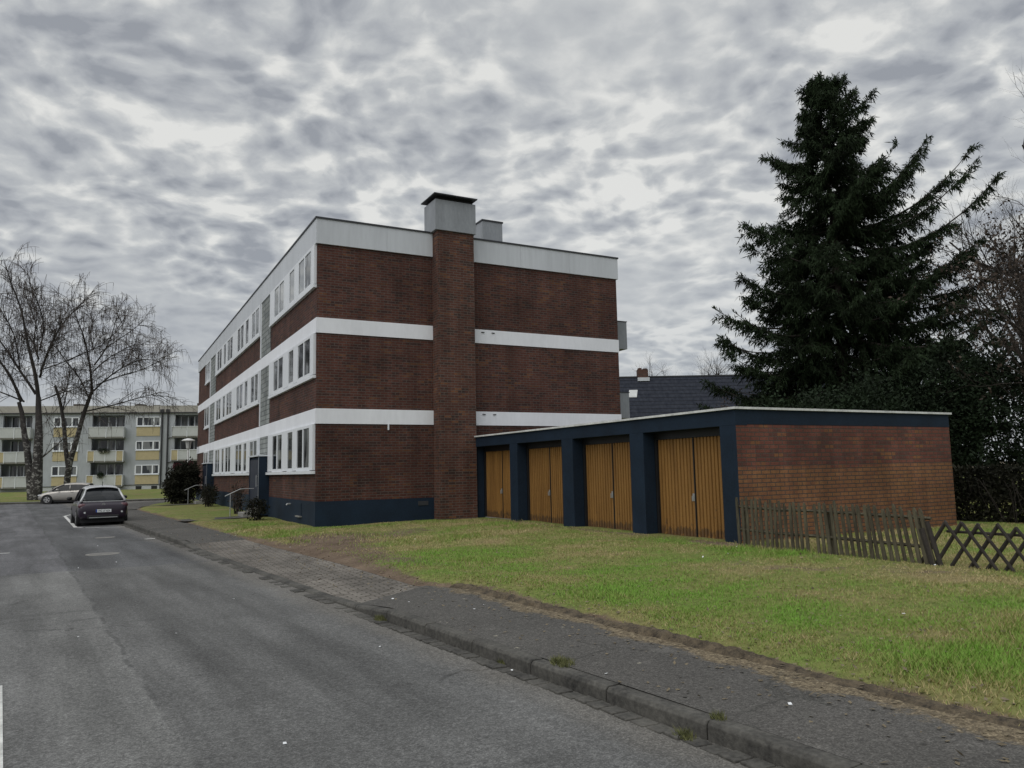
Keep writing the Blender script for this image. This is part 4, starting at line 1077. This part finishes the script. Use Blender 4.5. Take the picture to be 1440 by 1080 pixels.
wl.build('wall', M['render_grey'], flats)
MB().box(S0, S1, .05, 10.9, -.6, .75).build('plinth', M['render_plinth'], flats)
MB().box(S0, S1, -.02, .05, .72, .78).build('plinth_strip', M['flash'], flats)
MB().box(S0-.2, S1+.2, -.25, 11.2, EAVE, EAVE+.10).build('eaves', M['flash'], flats)
rfl = MB().box(S0-.2, S1+.2, -.20, 11.2, EAVE+.10, TOPZ).build('roof', M['fascia_far'], flats)
for s, w, hh in ((12.9, 1.1, .45), (15.0, .7, .35), (19.9, 1.3, .55), (6.2, 1.0, .5), (21.6, 1.0, .5)): MB().box(s, s+w, 3, 4, TOPZ, TOPZ+hh).build('chimney', M['bark_far'], rfl)
MB().tube([(20.75, 3.2, TOPZ), (20.75, 3.2, TOPZ+1.5)], .06, 6).build('flue', M['concrete'], rfl)
for a, b in wins:
    for z0, z1, zy in lev:
        fr = MB(); w = .09; n = 3; cuts = [a, a+(b-a)*.27, a+(b-a)*.73, b]
        fr.box(a, b, -.06, -.001, z0, z0+w).box(a, b, -.06, -.001, z1-w, z1).box(a-.08, b+.08, -.14, -.061, z0-.07, z0+.03)
        for c in cuts: fr.box(c-.07, c+.07, -.055, -.002, z0+w, z1-w)
        o = fr.build('window', M['white'], flats)
        for c in range(3): MB().box(cuts[c]+.07, cuts[c+1]-.07, -.03, -.003, z0+w, z1-w).build('pane', M['pane_far'], o)
        MB().box(a, b, -.05, -.001, zy, z0-.09).build('spandrel_panel', M['yellow'], flats)
    for s in (a+.1, b-.75): MB().box(s, s+.6, .0, .049, .22, .62).build('cellar_window', M['black'], flats)
for i, (a, b) in enumerate(logg):
    if i == 0: continue
    for j, (zb, zt_) in enumerate(((.78, 1.95), (3.52, 4.68), (6.22, 7.35))):
        fr = MB(); cw = .8
        fr.box(a+.35, b-.35, 1.33, 1.399, zb+.35, zb+2.35); 
        o = fr.build('balcony_door', M['pane_far'], flats)
        g2 = MB()
        for c in (a+.35, a+(b-a)*.38, a+(b-a)*.62, b-.35): g2.box(c-.06, c+.06, 1.28, 1.329, zb+.3, zb+2.4)
        g2.build('door_frame', M['white'], o)
        yl = i == 1 or (i == 2) or j < 2; yr = i == 2
        xa, xb = a-.15, b+.15
        p1 = xa+(.72 if yl and j < 2 else 0); p2 = xb-(.72 if yr and j < 2 else 0)
        bal = MB().box(p1, p2, -.75, -.70, zb, zt_-.06).box(xa+.02, xa+.06, -.70, -.0, zb, zt_-.06).box(xb-.06, xb-.02, -.70, -.0, zb, zt_-.06).build('balustrade', M['balustrade'], flats)
        if p1 > xa: MB().box(xa, p1-.01, -.75, -.70, zb, zt_-.06).build('end_panel', M['yellow'], bal)
        if p2 < xb: MB().box(p2+.01, xb, -.75, -.70, zb, zt_-.06).build('end_panel', M['yellow'], bal)
        rl = MB().box(xa-.03, xb+.03, -.80, -.68, zt_-.06, zt_)
        for c in (xa, p1, (p1+p2)/2, p2, xb): rl.box(c-.03, c+.03, -.79, -.751, zb-.12, zt_-.06)
        rl.build('rail', M['white'], bal)
        MB().box(xa, xb, -.7, -.001, zb-.16, zb-.01).build('balcony_slab', M['concrete'], flats)
for s in (16.82, 17.45):
    p = MB().tube([(s, -.12, -.2), (s, -.12, EAVE+.1)], .085, 8).build('downpipe', M['flash'], flats)
    MB().box(s-.2, s+.2, -.32, -.02, EAVE+.08, EAVE+.42).build('rain_head', M['flash'], p)
MB().tube([(17.45, -.1, 6.0), (18.3, -.1, 6.2)], .05, 6).tube([(17.45, -.1, 3.2), (18.3, -.1, 3.4)], .05, 6).build('branch_pipe', M['flash'], flats)
# plants on the ground floor balcony
fm = Matrix.Translation(flats.location) @ Matrix.Rotation(flats.rotation_euler.z, 4, 'Z')
for k, (s, zz, lab) in enumerate(((18.75, 2.35, 'dark red leafy plant in a pale pot, low on the corner balcony rail'), (19.95, 2.75, 'taller dark red leafy plant beside the lamp post pole'))):
    w = fm @ Vector((s, -.74, 1.95)); o = thing('potted_plant', lab, 'plant', w, 0, 'red plants on the balcony rail')
    MB().lathe([(.18, 0), (.28, .42), (.24, .42), (.22, .38)], 14).build('pot', M['pole_white'], o)
    leaf_cloud('foliage', [(0, 0, .75+.25*k, .5, .45, .42)], 900, .16, M['red_leaf'], o, np.random.RandomState(90+k), 0, .2)

for k, (s, zz, lab) in enumerate(((11.0, 4.66, 'dark green plant box hanging on the middle balcony rail of the grey flats'), (10.7, 1.93, 'small dark plant on the low middle balcony rail'))):
    w = fm @ Vector((s, -.86, zz-.1)); o = thing('balcony_plant', lab, 'plant', w, flats.rotation_euler.z, 'green plants on the balcony rails')
    MB().box(-.45+.2*k, .45-.2*k, -.10, .06, -.12, .08).build('plant_box', M['fascia_far'], o)
    leaf_cloud('foliage', [(0, -.02, .12, .65-.3*k, .22, .26)], 500, .13, M['evergreen'], o, np.random.RandomState(95+k), .2, .2)
# ------------------------------------------------------------------ street lamp
lp = thing('street_lamp', 'white street lamp with a shallow hat shade behind the conifer bush', 'street lamp', (5.02, 56.2, -.05))
MB().tube([(0, 0, -.3), (0, 0, 1.0)], .07, 10).tube([(0, 0, 1.0), (0, 0, 3.5)], .05, 10).build('pole', M['pole_white'], lp)
MB().lathe([(.05, 3.45), (.10, 3.5), (.14, 3.55), (.21, 4.02)], 18).build('lamp_body', M['lamp_glass'], lp)
MB().lathe([(.22, 4.02), (.42, 4.04), (.44, 4.07), (.28, 4.16), (.06, 4.22)], 20).build('lamp_shade', M['pole_white'], lp)
for q in range(4):
    a = q*math.pi/2+.3; MB().tube([(.14*math.cos(a), .14*math.sin(a), 3.54), (.225*math.cos(a), .225*math.sin(a), 4.03)], .012, 5).build('lamp_strut', M['black'], lp)


# ------------------------------------------------------------------ cars. local +Y is forward, origin on the ground under the middle
def loft(rows, name, m, parent, sub=2, close=True):
    """rows of equal length cross sections -> one smooth shell"""
    n = len(rows[0]); v = [p for r in rows for p in r]; f = []
    for i in range(len(rows)-1):
        for j in range(n-1): f.append((i*n+j, i*n+j+1, (i+1)*n+j+1, (i+1)*n+j))
    if close: f += [tuple(range(n-1, -1, -1)), tuple((len(rows)-1)*n+j for j in range(n))]
    mb = MB(); mb.v = v; mb.f = f
    return mb.build(name, m, parent, smooth=True, sub=sub)


def car(label, loc, rz, L, Wd, H, paint, roofm, belt, plate=None, silver=False):
    o = thing('parked_car', label, 'car', loc, rz, 'cars parked along the street'); h = L/2; w = Wd/2
    wb = L*.325; wr = .31
    st = [  # y, half width, bottom, shoulder height, crown height in the middle
        (-h, w*.80, .34, belt-.28, belt-.26), (-h+.05, w*.93, .25, belt-.12, belt-.08), (-h+.28, w*.99, .22, belt, belt+.02), (-h+.8, w, .20, belt+.02, belt+.04), (0, w, .19, belt, belt+.02), (h*.42, w, .19, belt-.04, belt), (h*.62, w*.99, .20, belt-.10, belt+.0), (h*.85, w*.95, .22, belt-.20, belt-.10), (h-.08, w*.84, .26, belt-.36, belt-.28), (h, w*.68, .34, belt-.46, belt-.42)]
    rows = []
    for y, ww, zb, zs, zc in st:
        pr = [(0, zb), (ww*.80, zb), (ww*.96, zb+.06), (ww, zb+.22), (ww*1.0, (zb+zs)/2+.06), (ww*.985, zs-.08), (ww*.93, zs), (ww*.6, zc), (0, zc+.01)]
        rows.append([(a, y, z) for a, z in pr]+[(-a, y, z) for a, z in reversed(pr[:-1])][:-1]+[(0, y, zb)])
    loft(rows, 'body', paint, o)
    # glass house
    g = [(-h+.16, w*.86, belt, .0), (-h+.42, w*.82, belt+.25, .02), (-h+.74, w*.75, H-.10, .06), (-h+1.1, w*.76, H-.03, .06), (-.1, w*.79, H-.015, .06), (h*.14, w*.80, H-.07, .05), (h*.36, w*.82, belt+.30, .03), (h*.60, w*.84, belt-.03, .0)]
    rows = []
    for y, ww, zt, cr2 in g:
        base = belt-.10; zt = max(zt, base+.02); fr = min(1, (zt-base)/(H-base)); wi = w*.90+(ww*.84-w*.90)*fr
        pr = [(w*.90, base), (w*.90+(wi-w*.90)*.5, base+(zt-base)*.5), (wi, zt-.07*fr), (wi*.86, zt), (0, zt+cr2*.5)]
        rows.append([(a, y, z) for a, z in pr]+[(-a, y, z) for a, z in reversed(pr[:-1])])
    loft(rows, 'cabin_glass', M['carglass'], o, 2)
    # roof skin, pillars
    rr = []
    for y, ww, zt, cr2 in g[2:6]:
        wi = ww*.84+.012; rr.append([(wi, y, zt-.085), (wi*.97, y, zt-.02), (wi*.7, y, zt+.022), (0, y, zt+cr2*.5+.022), (-wi*.7, y, zt+.022), (-wi*.97, y, zt-.02), (-wi, y, zt-.085)])
    rr[0] = [(a, y-.10, z+.005) for a, y, z in rr[0]]; rr[-1] = [(a, y+.02, z) for a, y, z in rr[-1]]
    q = loft(rr, 'roof_panel', roofm, o, 2, close=False); sm = q.modifiers.new('thick', 'SOLIDIFY'); sm.thickness = .03; sm.offset = 0
    for sx in (-1, 1):
        wp = w*.84*.80
        MB().tube([(sx*(w*.64), -h+.70, H-.12), (sx*(w*.735), -h+.42, belt+.22), (sx*w*.87, -h+.20, belt-.02)], .032, 6, .050).build('rear_pillar', roofm if not silver else paint, o, smooth=True)
        MB().tube([(sx*(wp+.02), h*.16, H-.11), (sx*(w*.79), h*.38, belt+.26), (sx*w*.87, h*.60, belt-.04)], .035, 6).build('front_pillar', paint, o, smooth=True)
        MB().tube([(sx*(wp+.03), -.12, H-.12), (sx*w*.915, -.18, belt-.03)], .032, 6).build('door_pillar', M['black'] if not silver else paint, o, smooth=True)
        # wing mirror
        MB().lathe([(.02, -.07), (.085, -.05), (.10, .0), (.085, .05), (.02, .07)], 10).build('mirror', paint if silver else M['black'], o, smooth=True).location = (sx*(w+.12), h*.30, belt+.07)
        # door handle and seam strip
        MB().box(sx*(w+.003)-.012, sx*(w+.003)+.012, -.42, -.24, belt-.14, belt-.11).build('door_handle', paint if silver else M['steel'], o)
        for yy in (-wb*1.0*L/L, wb):
            y0 = -wb if yy < 0 else wb
            # dark arch, tyre, rim
            ar = MB(); ar.tube([(sx*(w-.16), y0, wr), (sx*(w-.004), y0, wr)], wr+.055, 24).build('wheel_arch', M['black'], o)
            wh = MB().tube([(sx*(w-.19), y0, wr), (sx*(w-.16), y0, wr), (sx*(w-.02), y0, wr), (sx*(w+.004), y0, wr)], wr, 28).build('wheel', M['rubber'], o, bevel=.02)
            rm = MB().tube([(sx*(w+.002), y0, wr), (sx*(w+.009), y0, wr)], wr*.66, 24)
            rm.build('rim', M['rim'], wh)
            sp = MB()
            for k in range(5):
                a = k*1.2566; ca2, sa2 = math.cos(a), math.sin(a); a2 = a+.35; sp.prism([(0, 0)], 0, 0) if False else None
                sp.poly([(sx*(w+.0105), y0+.07*math.cos(a+.35), wr+.07*math.sin(a+.35)), (sx*(w+.0105), y0+wr*.6*math.cos(a+.32), wr+wr*.6*math.sin(a+.32)), (sx*(w+.0105), y0+wr*.6*math.cos(a+.90), wr+wr*.6*math.sin(a+.90)), (sx*(w+.0105), y0+.07*math.cos(a+.90), wr+.07*math.sin(a+.90))])
            sp.build('rim_opening', M['black'], wh)
        # lamps
        tl = MB().lathe([(.02, -.11), (.13, -.09), (.16, .0), (.13, .09), (.02, .11)], 12).build('tail_light', M['tail'], o, smooth=True)
        tl.location = (sx*w*.80, -h+.14, belt-.17); tl.scale = (1.0, .62, .78)
        hl = MB().lathe([(.02, -.08), (.14, -.06), (.18, .0), (.14, .06), (.02, .08)], 12).build('headlight', M['head'], o, smooth=True)
        hl.location = (sx*w*.74, h-.20, belt-.31); hl.scale = (.8, 1.1, .8)
        MB().tube([(sx*w*.72, -h+.02, .50), (sx*w*.72, -h-.012, .50)], .035, 12).build('reflector', M['head'], o)
    MB().box(-w*.86, w*.86, -h+.25, h-.25, .11, .30).build('underbody_shade', M['black'], o)  # dark box added beneath the body to deepen the car's contact shadow
    # bumper valance, rear wiper shelf, plate, badge, antenna
    MB().box(-w*.62, w*.62, -h-.015, -h+.2, .26, .40).build('rear_valance', M['black'], o, bevel=.03)
    MB().box(-w*.55, w*.55, -h-.025, -h-.012, .295, .325).build('valance_trim', M['steel'], o)
    MB().tube([(-w*.80, -h+.135, belt-.02), (0, -h+.115, belt-.02), (w*.80, -h+.135, belt-.02)], .014, 6).build('hatch_trim', M['steel'], o)
    MB().tube([(-w*.86, -h+.03, belt-.30), (0, -h+.0, belt-.30), (w*.86, -h+.03, belt-.30)], .010, 6).build('hatch_seam', M['black'], o)
    MB().tube([(0, -h+.075, belt-.14), (0, -h+.035, belt-.145)], .062, 18).build('badge', M['rim'], o)
    if plate:
        p = MB().box(-.26, .26, -h-.035, -h-.022, .50, .61).build('number_plate', M['plate'], o)
        MB().box(-.26, -.215, -h-.0375, -h-.0355, .50, .61).build('plate_band', M['plateblue'], p)
        cu = bpy.data.curves.new('lettering', 'FONT'); cu.body = plate; cu.size = .105; cu.align_x = 'CENTER'; cu.extrude = .001
        tmp = link(bpy.data.objects.new('lettering_source', cu)); dg = bpy.context.evaluated_depsgraph_get(); me = bpy.data.meshes.new_from_object(tmp.evaluated_get(dg)); bpy.data.objects.remove(tmp)
        me.materials.clear(); me.materials.append(M['ink']); q = link(bpy.data.objects.new('plate_lettering', me)); q.parent = p
        q.rotation_euler = (rad(90), 0, 0); q.location = (.02, -h-.0372, .518); q.scale = (.82, 1, 1)
    MB().tube([(0, -h+.72, H+.0), (0, -h+.62, H+.16)], .012, 5).build('antenna', M['black'], o)
    return o


car('small dark purple hatchback with a pale roof parked at the kerb, seen from behind', (-.12, 34.75, ROAD_Z), math.atan2(.095, 1), 3.70, 1.72, 1.48, M['purple'], M['roofwhite'], .92, 'MG LF 604')
car('champagne silver hatchback parked across the junction before the birches', (-2.05, 64.9, ROAD_Z), rad(90)+math.atan2(-.27, 1)+0.0, 3.95, 1.70, 1.46, M['silver'], M['silver'], .93, None, True)

# ------------------------------------------------------------------ grass, weeds, litter
rs = np.random.RandomState(77)
N = 620000
# sample in view wedge: distance falls off so that near blades are drawn singly and far ones thin out
R_ = 3.4+26*rs.rand(N)**1.35; A = CAM_YAW-.62+1.30*rs.rand(N)
gx, gy = R_*np.sin(A), R_*np.cos(A); d = gx-np.interp(gy, le_y, le_x)
ok = (d > -.02) & ~((gx > BX-.1) & (gy > BY-.1)) & ~((gx > GX-.02) & (gy > GY-.02)) & (gx < 19.2)
bb = bare(gx, gy); ok &= rs.rand(N) > np.clip(bb*1.15-.04, 0, .985)
clump = vnoise(gx, gy, .45)*.6+vnoise(gx+7, gy, 1.3)*.4; ok &= rs.rand(N) < .30+1.0*clump
gx, gy, R_, clump, d = gx[ok], gy[ok], R_[ok], clump[ok], d[ok]; n = len(gx)
hg_ = .72*(.022+.045*clump**1.6*rs.rand(n)+.022*rs.rand(n))*(1+.9*(vnoise(gx+3, gy+5, 2.2) > .66))*np.clip(.5+d, .5, 1); wd = .0035+.0045*R_/20
an = rs.rand(n)*6.283; lean = (.25+.9*rs.rand(n))*hg_; la = rs.rand(n)*6.283
z = lawn_z(gx, gy)-.004; sx, sy = np.cos(an)*wd, np.sin(an)*wd; tx, ty = np.cos(la)*lean, np.sin(la)*lean
v = np.stack([np.stack([gx-sx, gy-sy, z], 1), np.stack([gx+sx, gy+sy, z], 1), np.stack([gx+tx, gy+ty, z+hg_], 1)], 1).reshape(-1, 3)
lush = np.exp(-((d-2.0)/1.9)**2)*(gy < 15)
tone = np.repeat(np.clip(rs.normal(.42, .25, n)+.6*(clump-.5)+.50*(lush-.40), -.4, 1.2), 3)
tag(np_mesh('grass', v, np.arange(3*n).reshape(-1, 3), M['blade'], attr={'tone': tone}), 'short patchy winter grass growing over the lawn', 'grass', None, 'stuff')
# tufts in the kerb joints
for k, (x, y, r, nb, lab) in enumerate([(3.02, 9.1, .11, 260, 'weed tuft in the gutter where the dropped kerb starts rising'), (3.50, 5.75, .12, 280, 'grass tuft on top of the kerb stone beside the pavement'), (3.42, 4.1, .08, 160, 'small weed in the gutter setts below the kerb'), (3.62, 4.0, .06, 110, 'tiny grass tuft on the kerb above the gutter weed'), (3.28, 6.45, .05, 90, 'little green weed at the foot of the kerb')]):
    a = rs.rand(nb)*6.283; rr = .8*r*rs.rand(nb); bx, by = rr*np.cos(a), rr*np.sin(a)*1.4; hh = .62*(.03+.07*rs.rand(nb))*(.6+r*5); la = rs.rand(nb)*6.283; ln = hh*rs.rand(nb)*1.1; w = .004
    v = np.stack([np.stack([bx-w, by, 0*bx], 1), np.stack([bx+w, by, 0*bx], 1), np.stack([bx+np.cos(la)*ln, by+np.sin(la)*ln, hh], 1)], 1).reshape(-1, 3)
    o = np_mesh('weed_tuft', v, np.arange(3*nb).reshape(-1, 3), M['weed'], attr={'tone': np.repeat(.18+.5*rs.rand(nb), 3)}); o.location = (x, y, PATH_Z+.002 if x > kx(y) else ROAD_Z+.01); tag(o, lab, 'weed', 'weeds along the kerb')
# fallen leaves and bits of straw
n = 2600; gy = 2.5+36*rs.rand(n)**1.4; gx = np.where(rs.rand(n) < .45, np.interp(gy, le_y, le_x)+rs.normal(size=n)*.5, kx(gy)+.1+rs.rand(n)*7); d = gx-np.interp(gy, le_y, le_x)
ok = (gx > kx(gy)+.16) & ~((gx > GX-.1) & (gy > GY-.1)) & ~((gx > BX-.1) & (gy > BY-.1)); gx, gy, d = gx[ok], gy[ok], d[ok]
zz = np.where(d > 0, lawn_z(gx, gy)+.02, PATH_Z+.012); c = np.stack([gx, gy, zz], 1); n = len(c)
v, f = sprays(c, unit(np.stack([rs.normal(size=n), rs.normal(size=n), .25*rs.normal(size=n)], 1)), .03+.035*rs.rand(n), .02+.02*rs.rand(n), unit(np.stack([.2*rs.normal(size=n), .2*rs.normal(size=n), np.ones(n)], 1)))
tag(np_mesh('fallen_leaves', v, f, M['soil']), 'dry fallen leaves and straw scattered on pavement and lawn', 'leaves', None, 'stuff')
n = 70; gy = 3+22*rs.rand(n); gx = kx(gy)-3.2+rs.rand(n)*10.5; ok = ~((gx > GX-.2) & (gy > GY)) & ~((gx > BX) & (gy > BY)); gx, gy = gx[ok], gy[ok]; n = len(gx); d = gx-np.interp(gy, le_y, le_x)
zz = np.where(d > 0, lawn_z(gx, gy)+.035, np.where(gx > kx(gy), PATH_Z+.014, ROAD_Z+.012)); v, f = sprays(np.stack([gx, gy, zz], 1), unit(np.stack([rs.normal(size=n), rs.normal(size=n), .15*rs.normal(size=n)], 1)), .02+.03*rs.rand(n), .02+.02*rs.rand(n), unit(np.stack([.2*rs.normal(size=n), .2*rs.normal(size=n), np.ones(n)], 1)))
tag(np_mesh('paper_litter', v, f, M['plate']), 'tiny white scraps of litter on road and grass', 'litter', None, 'stuff')
S.cycles.max_bounces = 6; S.cycles.diffuse_bounces = 3; S.cycles.use_denoising = True
